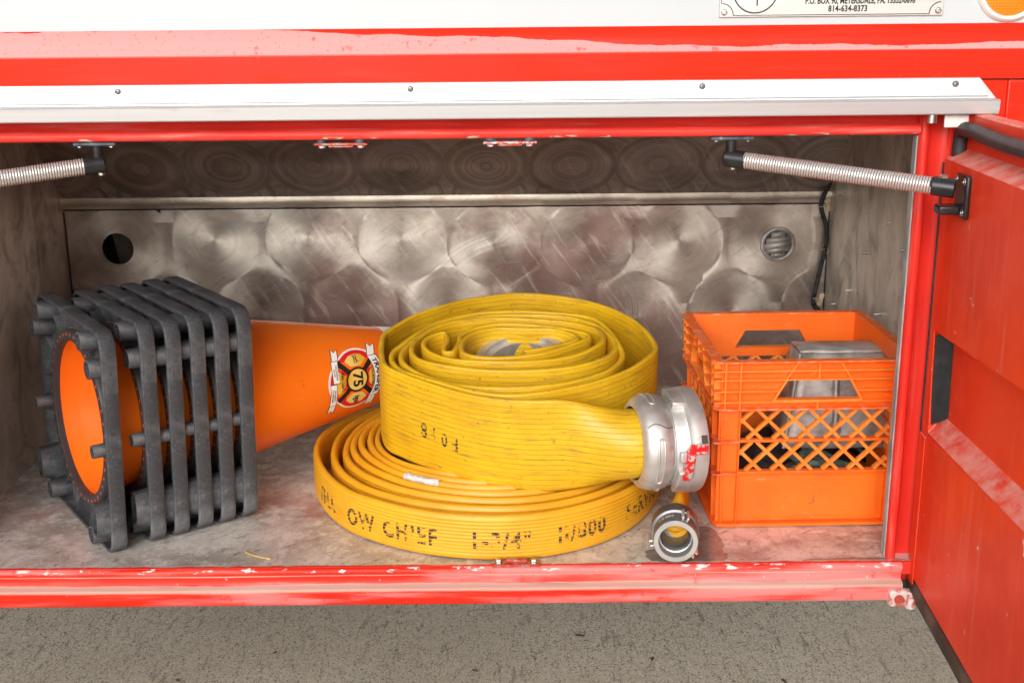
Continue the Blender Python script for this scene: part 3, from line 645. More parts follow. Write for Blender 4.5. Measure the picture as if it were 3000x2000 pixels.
# -- amber reflector
rx, rz = .670, .832
rf = sub(MB().lathe([(.036, .004), (.0375, .006), (.0405, .006), (.0435, .0035), (.0445, 0)], Matrix.Translation((rx, F + .0135, rz)) @ Matrix.Rotation(R(90), 4, 'X'), 56).build('reflector_bezel', 'bezel', truck))
MB().lathe([(0, .0048), (.02, .0046), (.0365, .0035)], Matrix.Translation((rx, F + .0135, rz)) @ Matrix.Rotation(R(90), 4, 'X'), 48).build('reflector_lens', 'amber_lens', rf)

# -- striker plates
def hexbolt(mb, c, axis, r=.0052, hgt=.005):
    q = Vector(axis).to_track_quat('Z', 'Y').to_matrix().to_4x4(); mt = Matrix.Translation(c) @ q
    mb.lathe([(r * 1.25, 0), (r * 1.25, .001), (r, .001), (r, hgt * .8), (r * .85, hgt), (0, hgt)], mt, 6)
for x in (-.235, .0):
    y0 = F + .026
    sp_ = sub(MB().box(x - .037, x + .037, y0 - .008, y0 + .010, ZT - .0075, ZT - .0045).build('striker_plate', 'pale_chipped' if x > -.1 else 'rusty_red', truck, bevel=.0008))
    MB().box(x - .017, x + .017, y0 - .006, y0 + .006, ZT - .0105, ZT - .0077).build('striker_bar', 'rusty_red', sp_, bevel=.0006)
    for dx in (-.027, .027):
        b_ = MB(); hexbolt(b_, (x + dx, y0, ZT - .0077), (0, 0, -1), .0048, .004); b_.build('bolt', 'pale_chipped', sp_)
        MB().cyl((x + dx, y0, ZT - .0047), (x + dx, y0, ZT + .004), .008, 14).build('spacer', 'blue_chipped', sp_)
x = .003
sp_ = sub(MB().box(x - .0365, x + .0365, F - .0015, F + .017, .0008, .0040).build('striker_plate', 'rusty_red', truck, bevel=.0008, label='rust-stained red striker plate on the sill'))
MB().box(x - .017, x + .017, F + .006, F + .012, .0042, .0095).build('striker_bar', 'rusty_red', sp_, bevel=.001)
MB().box(x - .0045, x + .0045, F + .000, F + .005, .0042, .0062).build('striker_bar', 'rusty_red', sp_, bevel=.0006)
for dx in (-.0265, .0265):
    b_ = MB(); hexbolt(b_, (x + dx, F + .0075, .0042), (0, 0, 1), .0056, .0055); b_.build('bolt', 'steel_bolt', sp_)

# -- door stays (spring in a bracket)
def door_stay(p0, p1, sgn):
    p0, p1 = Vector(p0), Vector(p1); dv = (p1 - p0).normalized(); L = (p1 - p0).length
    side = dv.cross(Vector((0, 0, 1))).normalized(); up = side.cross(dv)
    c0, c1 = .019, L - .024; turns = int((c1 - c0) / .0036); pts = []
    per = 10
    for k in range(turns * per + 1):
        a = 2 * PI * k / per; pts.append(p0 + dv * (c0 + (c1 - c0) * k / (turns * per)) + side * math.cos(a) * .0104 + up * math.sin(a) * .0104)
    spr = MB().tube(pts, .00172, 6); root = sub(spr.build('door_stay_spring', 'spring_steel', truck, sharp=80))
    for a, b_, q in ((p0 - dv * .009, p0 + dv * .020, 0), (p1 - dv * .025, p1 + dv * .005, 1)):
        cp = MB(); mt = Matrix.Translation(a) @ dv.to_track_quat('Z', 'Y').to_matrix().to_4x4(); ln = (b_ - a).length
        cp.lathe([(0, 0), (.0105, 0), (.0124, .0025), (.0126, ln - .001), (.0119, ln), (.0, ln)], mt, 26); cp.build('end_cap', 'plastic_black', root)
    # mount under the lintel
    MB().box(p0.x - .030, p0.x + .030, p0.y - .011, p0.y + .011, ZT - .0058, ZT - .0005).build('mount_plate', 'blue_chipped', root, bevel=.004, seg=3)
    MB().cyl((p0.x, p0.y, p0.z), (p0.x, p0.y, ZT - .005), .0075, 18).build('mount_post', 'plastic_black', root)
    b_ = MB(); hexbolt(b_, (p0.x + .003, p0.y, p0.z - .0115), (0, 0, -1), .0045, .004); b_.build('bolt', 'steel_bolt', root)
    for dx in (-.022, .022):
        b_ = MB(); hexbolt(b_, (p0.x + dx, p0.y - .004, ZT - .0058), (0, 0, -1), .003, .0022); b_.build('bolt', 'steel_bolt', root)
    b_ = MB(); hexbolt(b_, tuple(p1 - dv * .010 + Vector((0, 0, .0118))), (0, 0, 1), .0060, .0045); b_.build('bolt', 'steel_bolt', root)
    return root
XC = -.134
door_stay((.308, F + .028, .607), (.574, 1.540, .580), 1)
door_stay((2 * XC - .308, F + .028, .607), (2 * XC - .574, 1.540, .580), -1)

# -- doors: s = from hinge outwards, o = towards the inner face side
def door(sgn, lab):
    a = .07 if sgn > 0 else -.50; hx, hy = XH, 1.640
    def D(s, o, z):
        X = hx - s * math.sin(a) - o * math.cos(a); Y = hy - s * math.cos(a) + o * math.sin(a)
        return (X if sgn > 0 else 2 * XC - X, Y, z)
    ln = .70
    root = sub(MB().box(-.012, ln, -.050, -.026, -.052, .668, D).build('compartment_door', 'red_door', truck, bevel=.003, label=lab))
    # inner pan with a pressed recess
    zt, zb = .606, -.022; S0, S1 = -.010, ln - .03
    rec = [(.020, .214), (.56, .243), (.56, .400), (.008, .364)]
    out = [(S0, zb), (S1, zb), (S1, zt), (S0, zt)]; back = [(S0 - .0, zb - .004), (S1, zb - .004), (S1, zt + .014), (S0, zt + .014)]
    inn = [(.006, .236), (.55, .266), (.55, .394), (.000, .360)]
    vs = [D(s, 0, z) for s, z in out] + [D(s, 0, z) for s, z in rec] + [D(s, -.0245, z) for s, z in inn] + [D(s, -.0262, z) for s, z in back]
    fs = [(i, (i + 1) % 4, 4 + (i + 1) % 4, 4 + i) for i in range(4)] + [(4 + i, 4 + (i + 1) % 4, 8 + (i + 1) % 4, 8 + i) for i in range(4)] + [(8, 9, 10, 11)] + [(i, (i + 1) % 4, 12 + (i + 1) % 4, 12 + i) for i in range(4)]
    MB().add(vs, fs).build('inner_pan', 'red_door', root, bevel=.0055, seg=4)
    MB().add([D(*q) for q in ((.012, -.0022, .222), (.0160, -.0022, .2235), (.030, -.0240, .240), (.004, -.0240, .236), (.008, -.0022, .358), (.012, -.0022, .3585), (.024, -.0240, .3595), (.000, -.0240, .357))], [(0, 1, 2, 3), (4, 5, 6, 7), (0, 1, 5, 4), (1, 2, 6, 5), (2, 3, 7, 6), (3, 0, 4, 7)]).build('recess_shade', 'plastic_black', root)  # black block standing for the shade at the recess's hinge end
    MB().box(-.013, .0155, .0005, .0022, -.031, .205, D).build('hinge_strip', 'red_door', root, bevel=.0006)
    gp = catmull([(-.004, -.0165, .560), (-.004, -.0165, .625), (-.002, -.0165, .640), (.010, -.0165, .647), (.06, -.0165, .648), (.2, -.0165, .6445), (.45, -.0165, .648), (ln - .01, -.0165, .648)], .01)
    MB().tube([D(*(q.x, q.y, q.z)) for q in gp], .0105, 12).build('gasket', 'gasket', root)
    MB().box(-.0165, -.0105, -.024, .0012, -.045, .60, D).build('gasket', 'gasket', root)
    bp = [(-.010 + (ln - .01) * k / 60, -.010 + .0012 * math.sin(k * .7), -.038 + .001 * math.sin(k * .41)) for k in range(61)]
    MB().tube([D(*q) for q in bp], .0135, 12).build('bottom_seal', 'gasket_dusty', root)
    MB().box(-.010, ln - .01, -.030, -.004, -.062, -.050, D).build('bottom_seal', 'gasket', root, bevel=.004)
    # stay bracket
    br = MB().box(.070, .118, .0006, .0075, .540, .597, D); bo = br.build('stay_bracket', 'plastic_black', root, bevel=.003, seg=3)
    MB().box(.072, .100, .0070, .034, .544, .556, D).build('stay_bracket', 'plastic_black', root, bevel=.003, seg=3)
    for s, z in ((.077, .589), (.110, .589), (.110, .549)):
        b_ = MB(); nrm = Vector(D(0, 1, 0)) - Vector(D(0, 0, 0)); mt = Matrix.Translation(D(s, .0074, z)) @ nrm.to_track_quat('Z', 'Y').to_matrix().to_4x4()
        b_.lathe([(.0, .0006), (.0018, .0006), (.0022, .0016), (.0042, .0012), (.0048, 0)], mt, 18); b_.build('screw', 'steel_bolt', root)
    return root
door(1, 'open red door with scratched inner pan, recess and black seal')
door(-1, 'open red door at the far left end of the compartment')
# hinge knuckles
MB().box(.566, .594, F - .016, F - .003, -.064, -.037).build('hinge_block', 'pale_chipped', truck, bevel=.0035, seg=3)
MB().cyl((.580, F - .0155, -.051), (.580, F - .0205, -.051), .0075, 18).build('hinge_bolt', 'rusty_red', truck, bevel=.001)
MB().cyl((.600, F - .010, -.068), (.600, F - .010, -.040), .008, 16).build('hinge_knuckle', 'pale_chipped', truck, bevel=.001)
MB().box(.5905, .6235, F - .007, F - .004, .650, .6675).build('hinge_tab', 'bezel', truck, bevel=.002)
MB().cyl((.5725, F - .007, .656), (.5725, F - .007, .670), .007, 14).build('hinge_knuckle', 'steel_bolt', truck, bevel=.001)

# ------------------------------------------------------------------ traffic cones
def outline(a, rc, n=6):
    pts = []
    for qx, qy, a0 in ((1, 1, 0), (-1, 1, 90), (-1, -1, 180), (1, -1, 270)):
        for k in range(n + 1):
            an = R(a0 + 90 * k / n); pts.append((qx * (a - rc) + rc * math.cos(an), qy * (a - rc) + rc * math.sin(an)))
    return pts
def resample(pts, n):
    P = [Vector(p_) for p_ in pts]; P.append(P[0]); L = [0]
    for i in range(len(P) - 1): L.append(L[-1] + (P[i + 1] - P[i]).length)
    out = []; j = 0
    for k in range(n):
        s = L[-1] * k / n
        while L[j + 1] < s: j += 1
        f_ = (s - L[j]) / (L[j + 1] - L[j]); out.append(P[j].lerp(P[j + 1], f_))
    return out
A, NO = .1795, 120
def base_mesh():
    mb = MB()
    o = [(x * .935, y) for x, y in outline(A, .030, 4)]; o = resample(o, NO); rings = []
    # rim section (offset inward d, z): rounded strip
    sec = [(.0065, -.0116), (.0022, -.0120), (.0006, -.0112), (.0000, -.0098), (-.0006, .000), (.0000, .0102), (.0006, .0116), (.0024, .0122), (.0070, .0116), (.020, .0096), (.030, .0085)]
    sec_in = [(.030, .0050), (.020, .0060), (.0075, .0070), (.0062, .005), (.0060, -.009)]
    full = sec + sec_in
    vs = []
    for i, p_ in enumerate(o):
        nrm = -(Vector((o[(i + 1) % NO].y - o[i - 1].y, -(o[(i + 1) % NO].x - o[i - 1].x)))).normalized()
        for dd, z in full:
            q = p_ + nrm * dd
            if dd > .0190:     # webs run to the circle
                ang = math.atan2(p_.y, p_.x); cq = Vector((math.cos(ang), math.sin(ang))) * .1465
                q = p_.lerp(cq, .45 if dd < .025 else 1.0)
            vs.append((q.x, q.y, z + .0006 * mnoise.noise((p_.x * 14, p_.y * 14, 3))))
    m = len(full)
    fs = [(i * m + j, ((i + 1) % NO) * m + j, ((i + 1) % NO) * m + (j + 1) % m, i * m + (j + 1) % m) for i in range(NO) for j in range(m)]
    mb.add(vs, fs)
    # radial ribs on the underside
    for k in range(16):
        an = 2 * PI * (k + .5) / 16; c, s_ = math.cos(an), math.sin(an)
        q = min(A * .935 / abs(c), A / abs(s_)) - .006; q = min(q, .215)
        pr = [(.146, .006), (q, .006), (q, -.008), (.152, -.001)]
        mb.prism(pr, -.0013, .0013, lambda r_, z, tt: (r_ * c - tt * s_, r_ * s_ + tt * c, z))
    return mb
def foot_mesh(r, ln, dshape):
    mb = MB(); n = 24; t_ = .0028; vs = []
    def pt(k, rad, z):
        an = 2 * PI * k / n; x, y = rad * math.cos(an), rad * math.sin(an)
        if dshape:      # long socket with chamfered ends, drawn in a little towards the mouth
            sg = lambda v: (1 if v >= 0 else -1) * abs(v) ** .55
            x = rad * .74 * sg(math.cos(an)); y = rad * 1.65 * sg(math.sin(an)); y += .006 if y < 0 and z < -.01 else 0
        return (x, y, z)
    for rad, z in ((r, .012), (r * .97, -.004), (r * .9, -ln), (r * .9 - t_, -ln), (r * .9 - t_, .004)):
        vs += [pt(k, rad, z) for k in range(n)]
    fs = [(j * n + k, j * n + (k + 1) % n, (j + 1) * n + (k + 1) % n, (j + 1) * n + k) for j in range(4) for k in range(n)] + [tuple(range(4 * n, 5 * n))]
    return mb.add(vs, fs)
def body_mesh():
    pr = [(.1470, .0052), (.1465, .0088), (.1440, .0120), (.1395, .0165), (.1350, .0230), (.1310, .0310), (.1270, .0400)] + [(.1315 - .180 * z, z) for z in [.055 + .525 * k / 24 for k in range(25)]]
    inn = [(r - .0032, z) for r, z in pr[::-1]]
    inn[-1] = (.1277, .0005); inn[-2] = (.1275, .006); inn[-3] = (.1272, .012); inn[-4] = (.1266, .0165); inn[-5] = (.1258, .023); inn[-6] = (.1245, .031); inn[-7] = (.1230, .04)
    return MB().lathe(pr + inn, Matrix.Identity(4), 96, loop=True)
AX = Vector((.807, .590, -.030)).normalized()
SD = Vector((-.590, .807, 0)).normalized()
UP = AX.cross(SD).normalized() * 1.0
if UP.z < 0: UP = -UP
CONE_ROT = Matrix((( SD.x, UP.x, AX.x), (SD.y, UP.y, AX.y), (SD.z, UP.z, AX.z)))      # local x = towards the back, y = up, z = axis
if CONE_ROT.determinant() < 0: CONE_ROT = Matrix(((-SD.x, UP.x, AX.x), (-SD.y, UP.y, AX.y), (-SD.z, UP.z, AX.z)))
SX = 1 if (CONE_ROT @ Vector((1, 0, 0))).dot(SD) > 0 else -1
labels = ['leftmost traffic cone of the nested stack, its open underside showing the orange bore', 'second traffic cone from the left wall in the nested stack of six', 'third traffic cone from the left wall in the nested stack of six',
          'fourth traffic cone from the left wall in the nested stack of six', 'fifth traffic cone from the left wall, last but one in the nested stack', 'outermost orange traffic cone with the fire department sticker, right end of the nested stack']
base_me = foot_big = foot_mid = foot_small = body_me = collar_me = None
tpos = [-.2190, -.1580, -.1180, -.0785, -.0392, 0.0]
feet = []
for qx in (1, -1):
    for qy in (1, -1):
        feet.append(((qx * .1470, qy * .122), 0, True if qy < 0 else None)); feet.append(((qx * .112, qy * .1575), 0, None))
feet += [((.152, -.012), 0, False), ((-.152, -.006), 0, False)]
cones = []
for i in range(6):
    L = Vector((-.528, 1.957, .1800)) + Vector((.797, .598, 0)).normalized() * tpos[i]
    cn = thing('traffic_cone', labels[i], 'traffic cone', L, world_mesh=False, group='traffic cones nested in the compartment')
    rot = CONE_ROT.to_4x4() @ Matrix.Rotation(R([1.2, -.6, .5, -.3, .4, 0][i]), 4, 'Z')
    cn.rotation_euler = rot.to_euler(); cones.append(cn)
    if i == 0:
        o = base_mesh().build('base', 'cone_rubber', cn, sharp=45); base_me = o.data
        o = body_mesh().build('cone_body', 'cone_orange', cn, sharp=50); body_me = o.data
        o = MB().lathe([(.1275, .010), (.1275, -.003), (.129, -.0045), (.1440, -.0045), (.1460, -.001), (.1465, .0075)], Matrix.Identity(4), 96).build('collar_ring', 'cone_collar', cn); collar_me = o.data
        for (q, an, big) in feet:
            if big and foot_big is None: foot_big = foot_mesh(.0200, .031, True).build('foot', 'cone_rubber', cn, sharp=50); o = foot_big
            elif big is None and foot_mid is None: foot_mid = foot_mesh(.0165, .027, False).build('foot', 'cone_rubber', cn, sharp=50); o = foot_mid
            elif big is False and foot_small is None: foot_small = foot_mesh(.0115, .029, False).build('foot', 'cone_rubber', cn, sharp=50); o = foot_small
            else: o = link('foot', (foot_big if big else foot_mid if big is None else foot_small).data, None, cn)
            o.location = (q[0], q[1], 0); o.rotation_euler = (0, 0, R(an))
    else:
        for nm, me in (('base', base_me), ('cone_body', body_me), ('collar_ring', collar_me)): link(nm, me, None, cn)
        for (q, an, big) in feet:
            o = link('foot', (foot_big if big else foot_mid if big is None else foot_small).data, None, cn); o.location = (q[0], q[1], 0); o.rotation_euler = (0, 0, R(an))
# reflective band and sticker on the outer cone
CR = lambda z: .1315 - .180 * z
c6 = cones[5]
MB().lathe([(CR(.338) + .0003, .338), (CR(.3385) + .0012, .3385), (CR(.44) + .0012, .44), (CR(.4405) + .0003, .4405)], Matrix.Identity(4), 72).build('reflective_band', 'reflective', c6)
ST0, SA0 = .246, None
front = R(180) if SX > 0 else 0.0        # local angle of the side that faces the viewer
SDIR = 1 if SX > 0 else -1               # angle direction that runs downwards on the visible side
def S(u, v, lay):
    """sticker coordinates: u to the reader's right, v towards the cone's tip"""
    z = ST0 + v * 1.22; rad = CR(z) + .0003 + lay * .00022
    ang = front + SDIR * (u * 1.1 / CR(z)) + SDIR * R(-3)
    return (rad * math.cos(ang), rad * math.sin(ang), z)
def poly_sticker(pts, lay, name, mat, parent, grid=True):
    bm = bmesh.new(); vs = [bm.verts.new((x, y, 0)) for x, y in pts]; f_ = bm.faces.new(vs)
    bmesh.ops.triangulate(bm, faces=[f_]); bmesh.ops.subdivide_edges(bm, edges=[e for e in bm.edges if e.calc_length() > .012], cuts=2, use_grid_fill=False)
    bmesh.ops.triangulate(bm, faces=bm.faces)
    mb = MB(); bm.verts.index_update(); mb.add([S(v.co.x, v.co.y, lay) for v in bm.verts], [tuple(v.index for v in f2.verts) for f2 in bm.faces]); bm.free()
    return mb.build(name, mat, parent, sharp=80)
K = .0455
def cross_shape(k, pinch=.78, n=10):
    """rounded four-lobed fire-service cross"""
    pts = []
    for q in range(4):
        a0 = PI / 2 * q
        for j in range(-n, n + 1):
            a = a0 + (PI / 4) * j / n; r_ = pinch + (1.06 - pinch) * math.cos(a - a0 if True else 0) ** 6
            b_ = abs(j) / n; r_ = 1.05 - .10 * b_ ** 2 + (.06 if b_ > .93 else 0)
            pts.append((k * r_ * math.cos(a), k * r_ * math.sin(a)))
    return pts
def disc(r, cx=0, cy=0, n=40): return [(cx + r * math.cos(2 * PI * k / n), cy + r * math.sin(2 * PI * k / n)) for k in range(n)]
def rot2(pts, a, cx=0, cy=0): return [(cx + x * math.cos(a) - y * math.sin(a), cy + x * math.sin(a) + y * math.cos(a)) for x, y in pts]
stk = poly_sticker([(x, y) for x, y in cross_shape(K * 1.10)], 0, 'sticker', 'sticker_white', c6)
# ribbons' white backing
def ribbon(x0, x1, yc, hgt, bow, lay, mat, name, n=14):
    up_, dn = [], []
    for k in range(n + 1):
        x = x0 + (x1 - x0) * k / n; y = yc - bow * ((2 * k / n - 1) ** 2)
        up_.append((x, y + hgt / 2)); dn.append((x, y - hgt / 2))
    return poly_sticker(up_ + dn[::-1], lay, name, mat, stk)
def tail(x, y, a, L, wd, lay, mat, name='ribbon_tail'):
    return poly_sticker([(x + px * math.cos(a) - py * math.sin(a), y + px * math.sin(a) + py * math.cos(a)) for px, py in ((0, -wd / 2), (L, -wd / 2), (L * .72, 0), (L, wd / 2), (0, wd / 2))], lay, name, mat, stk)
poly_sticker(cross_shape(K * 1.03), 1, 'cross', 'red_ink', stk)
for q in range(4): poly_sticker(rot2([(-.0035, .0), (.0035, .0), (.0045, K * 1.02), (-.0045, K * 1.02)], PI / 4 + PI / 2 * q), 2, 'cross_bar', 'text_black', stk)
for q in range(4):
    seg = [(-.0095, .0225), (.0095, .0225), (.0195, .0325), (.011, .0405), (0, .0425), (-.011, .0405), (-.0195, .0325)]
    poly_sticker(rot2(seg, PI / 2 * q), 2, 'cross_panel', 'gold_panel', stk)
poly_sticker(disc(.0205), 3, 'centre_ring', 'text_black', stk); poly_sticker(disc(.0172), 4, 'centre_disc', 'gold_panel', stk)
for (x0, x1, yc, hh, bow) in ((-.034, .034, .0405, .0150, .0095),): ribbon(x0 - .0012, x1 + .0012, yc, hh + .002, bow, 3, 'text_black', 'ribbon_edge'); ribbon(x0, x1, yc, hh, bow, 4, 'sticker_white', 'ribbon')
for (x0, x1, yc, hh, bow) in ((-.036, -.001, -.0385, .0105, -.001), (.001, .037, -.0425, .0105, .001)): ribbon(x0 - .001, x1 + .001, yc, hh + .0016, bow, 3, 'text_black', 'ribbon_edge'); ribbon(x0, x1, yc, hh, bow, 4, 'sticker_white', 'ribbon')
for (x, y, a, L, wd) in ((-.034, .030, R(165), .022, .0125), (.034, .030, R(-10), .022, .0125), (-.036, -.036, R(172), .020, .0100), (.036, -.043, R(-8), .016, .0100)):
    tail(x, y, a, L + .0016, wd + .0024, 2, 'text_black', 'ribbon_edge'); tail(x, y, a, L, wd, 3, 'sticker_white')
def sticker_text(s, size, cx, cy, bow=0, sx=1.0, bold=.03, half=.03, lay=6):
    vs, fs = text2d(s, size, bold, sx); MB().add([S(cx + a, cy + b_ - bow * (a / half) ** 2, lay) for a, b_ in vs], fs).build('lettering', 'text_black', stk, sharp=80)
sticker_text('TRANSFER', .0118, 0, .0398, .0095, 1.05, .035, .034)
sticker_text('VOLUNTEER', .0062, 0, .0285, .002, 1.0, .02, .03)
sticker_text('75', .0245, 0, .0, 0, 1.0, .03)
sticker_text('FIRE DEPT.', .0068, 0, -.0275, 0, 1.0, .02)
sticker_text('THE COURAGE', .0042, -.018, -.0365, 0, .85, .02); sticker_text('TO ACT', .0042, -.018, -.0408, 0, .85, .02)
sticker_text('THE ABILITY', .0042, .019, -.0408, 0, .85, .02); sticker_text('TO PERFORM', .0042, .019, -.0450, 0, .85, .02)
for dy in (-.0022, .0022): poly_sticker([(-.041, .0 + dy - .0005 + .0), (-.041, dy + .0005), (-.027, dy + .0005), (-.027, dy - .0005)], 5, 'emblem_line', 'text_black', stk)
for k in range(6): poly_sticker([(-.040 + k * .0023, -.0024), (-.0396 + k * .0023, -.0024), (-.0396 + k * .0023, .0024), (-.040 + k * .0023, .0024)], 5, 'emblem_line', 'text_black', stk)
poly_sticker([(-.0405, -.0052), (-.0398, -.0056), (-.0282, .0052), (-.0288, .0058)], 5, 'emblem_line', 'text_black', stk)
for k, (cx, cy, w_, h_) in enumerate(((.029, 0, .002, .0085), (.033, 0, .004, .006), (.0375, 0, .0024, .0085), (.0405, 0, .002, .006), (.033, -.0055, .0035, .003))):
    poly_sticker([(cx - w_ / 2, cy - h_ / 2), (cx + w_ / 2, cy - h_ / 2), (cx + w_ / 2, cy + h_ / 2), (cx - w_ / 2, cy + h_ / 2)], 5, 'emblem_line', 'text_black', stk)

# ------------------------------------------------------------------ hoses
def flat_section(hw, ht, nf, ridges, amp, ne=7):
    """closed section, (a across the layer, b along the width, v uv). hw half width, ht half thickness"""
    pts = []
    for k in range(nf + 1):
        b_ = -hw + ht + 2 * (hw - ht) * k / nf; rg = amp * abs(math.sin(PI * ridges * k / nf)) if ridges else 0
        pts.append((ht + rg, b_))
    for k in range(1, ne): an = PI * k / ne; pts.append((ht * math.cos(an), hw - ht + ht * math.sin(an)))
    for k in range(nf + 1):
        b_ = hw - ht - 2 * (hw - ht) * k / nf; rg = amp * abs(math.sin(PI * ridges * k / nf)) if ridges else 0
        pts.append((-ht - rg, b_))
    for k in range(1, ne): an = PI + PI * k / ne; pts.append((ht * math.cos(an), -hw + ht + ht * math.sin(an)))
    return pts
def sweep_hose(path, up, sec, round_r, round_len, wob=0.0, lean=0.0, seed=0, taper_pow=1.0):
    """path: centre points; section blends to a circle of radius round_r over round_len at the start"""
    m = len(sec); vs = []; uv = []; dist = 0; n = len(path)
    per = [0]
    for j in range(m): per.append(per[-1] + math.hypot(sec[(j + 1) % m][0] - sec[j][0], sec[(j + 1) % m][1] - sec[j][1]))
    circ = []
    for j in range(m):
        f_ = (per[j] / per[-1]); an = 2 * PI * f_; circ.append(an)
    hwm = max(b_ for a, b_ in sec)
    # angle on the circle that corresponds to the section's first point (bottom of outer face)
    for i, p_ in enumerate(path):
        if i: dist += (path[i] - path[i - 1]).length
        tg = (path[min(i + 1, n - 1)] - path[max(i - 1, 0)]).normalized()
        u_ = up.normalized(); sd_ = tg.cross(u_).normalized(); u2 = sd_.cross(tg).normalized()
        ln_ = lean * mnoise.noise((dist * 5, seed, 0)); zz = wob * mnoise.noise((dist * 6, seed, 4))
        k = 1.0 if round_len <= 0 else min(1, dist / round_len); k = k * k * (3 - 2 * k)
        for j, (a, b_) in enumerate(sec):
            an = -PI / 2 + circ[j] + PI * (.5 * 0)
            ca, cb = round_r * math.cos(an + .0), round_r * math.sin(an + .0)
            A_ = ca * (1 - k) + a * k; B_ = cb * (1 - k) + b_ * k
            q = p_ + sd_ * (A_ + ln_ * b_) + u2 * (B_ + zz * k)
            vs.append(q); uv.append((dist, (b_ if abs(a) > 0 else b_)))
    fs = [(i * m + j, (i + 1) * m + j, (i + 1) * m + (j + 1) % m, i * m + (j + 1) % m) for i in range(n - 1) for j in range(m)] + [tuple(range(m))[::-1], tuple(range((n - 1) * m, n * m))]
    mb = MB(); mb.add(vs, fs); mb.uv = uv; return mb

# -- large hose, coil leaning up at the back
BIG = [(0.192,1.744),(0.150,1.738),(0.095,1.734),(0.036,1.736),(-0.021,1.749),(-0.079,1.774),(-0.140,1.814),(-0.183,1.850),(-0.210,1.881),(-0.223,1.941),(-0.226,2.010),(-0.215,2.043),(-0.181,2.099),(-0.143,2.136),(-0.094,2.177),(-0.048,2.200),(0.011,2.217),(0.070,2.205),(0.127,2.180),(0.171,2.144),(0.202,2.102),(0.228,2.049),(0.243,1.979),(0.242,1.935),(0.220,1.893),(0.192,1.858),(0.147,1.819),(0.106,1.793),(0.056,1.772),(-0.002,1.762),(-0.060,1.775),(-0.110,1.804),(-0.151,1.834),(-0.182,1.866),(-0.198,1.903),(-0.200,1.940),(-0.187,1.973),(-0.169,2.015),(-0.139,2.070),(-0.091,2.103),(-0.046,2.119),(0.022,2.122),(0.090,2.111),(0.144,2.085),(0.169,2.033),(0.184,1.964),(0.185,1.910),(0.160,1.859),(0.128,1.830),(0.087,1.804),(0.037,1.789),(-0.021,1.788),(-0.071,1.800),(-0.117,1.823),(-0.153,1.851),(-0.176,1.882),(-0.185,1.918),(-0.179,1.959),(-0.159,2.009),(-0.130,2.058),(-0.086,2.087),(-0.035,2.103),(0.033,2.104),(0.100,2.092),(0.143,2.060),(0.166,2.018),(0.177,1.975),(0.174,1.936),(0.153,1.900),(0.110,1.870),(0.059,1.857),(-0.022,1.855),(-0.093,1.871),(-0.146,1.896),(-0.168,1.928),(-0.172,1.972),(-0.163,2.003),(-0.138,2.046),(-0.101,2.074),(-0.046,2.088),(0.021,2.085),(0.088,2.074),(0.131,2.051),(0.154,2.024),(0.157,1.987),(0.144,1.956),(0.113,1.922),(0.070,1.899),(0.009,1.885),(-0.053,1.889),(-0.105,1.906),(-0.140,1.939),(-0.151,1.972),(-0.144,2.000),(-0.119,2.022),(-0.112,1.993),(-0.116,1.960),(-0.113,1.938),(-0.102,1.938),(-0.091,1.981),(-0.090,2.007),(-0.067,2.040),(-0.023,2.058),(0.032,2.054),(0.087,2.041),(0.125,2.019),(0.134,1.999),(0.105,1.966),(0.061,1.931),(0.009,1.914),(-0.043,1.912),(-0.077,1.926),(-0.085,1.954),(-0.081,1.992),(-0.062,2.024),(-0.023,2.042),(0.032,2.036),(0.075,2.032),(0.107,2.008),(0.112,1.988),(0.083,1.963),(0.051,1.945),(0.019,1.935)]
TILT = .125; HWB = .0785
zmid = lambda y: .157 + TILT * (y - 1.745)
bp = catmull([(x, y, zmid(y)) for x, y in BIG], .006)
big = thing('fire_hose', 'large dirty yellow fire hose coil with a silver lugged coupling, lying on top', 'fire hose', (0, 1.97, .08))
upb = Vector((0, -TILT, 1)).normalized()
hb = sweep_hose(bp, upb, flat_section(HWB, .0050, 26, 0, 0), .0545, .135, .004, .05, 1)
big_h = sub(hb.build('hose', 'hose_big', big, sharp=80))
# stencil marks on the outer face
def hose_print(path, up, s0, dirn, s, size, off, bcentre, parent, hs_off, bold=.03, sx=1.0, mat='ink_print', flip=False, space=1.0):
    cum = [0]
    for i in range(1, len(path)): cum.append(cum[-1] + (path[i] - path[i - 1]).length)
    vs, fs = text2d(s, size, bold, sx, space=space)
    if flip: vs = [(-a, -b_) for a, b_ in vs]
    out = []
    import bisect
    for a, b_ in vs:
        dd = s0 + dirn * a; i = max(1, min(len(path) - 2, bisect.bisect(cum, dd))); f_ = (dd - cum[i - 1]) / max(1e-9, cum[i] - cum[i - 1])
        c = path[i - 1].lerp(path[i], f_); tg = (path[i] - path[i - 1]).normalized(); sd_ = tg.cross(up).normalized(); u2 = sd_.cross(tg)
        out.append(c + sd_ * hs_off + u2 * (bcentre + b_))
    return MB().add(out, fs).build('printed_mark', mat, parent, sharp=80)
zoff = -(.0050 + .0010)
blen = 0
for txt, s0, bc, sz in (('8', .352, -.018, .036), ('I', .331, -.021, .036), ('0', .311, -.024, .033), ('F', .290, -.027, .034)):
    hose_print(bp, upb, s0, -1, txt, sz, 0, bc + .012, big_h, zoff, .02, .72, flip=True)
for txt, s0, bc, sz in (('W', .855, .022, .03), ('M', .955, .030, .022), ('N', 1.03, .024, .03)):
    hose_print(bp, upb, s0, -1, txt, sz, 0, bc, big_h, .0050 + .0012, .04, 1.2)

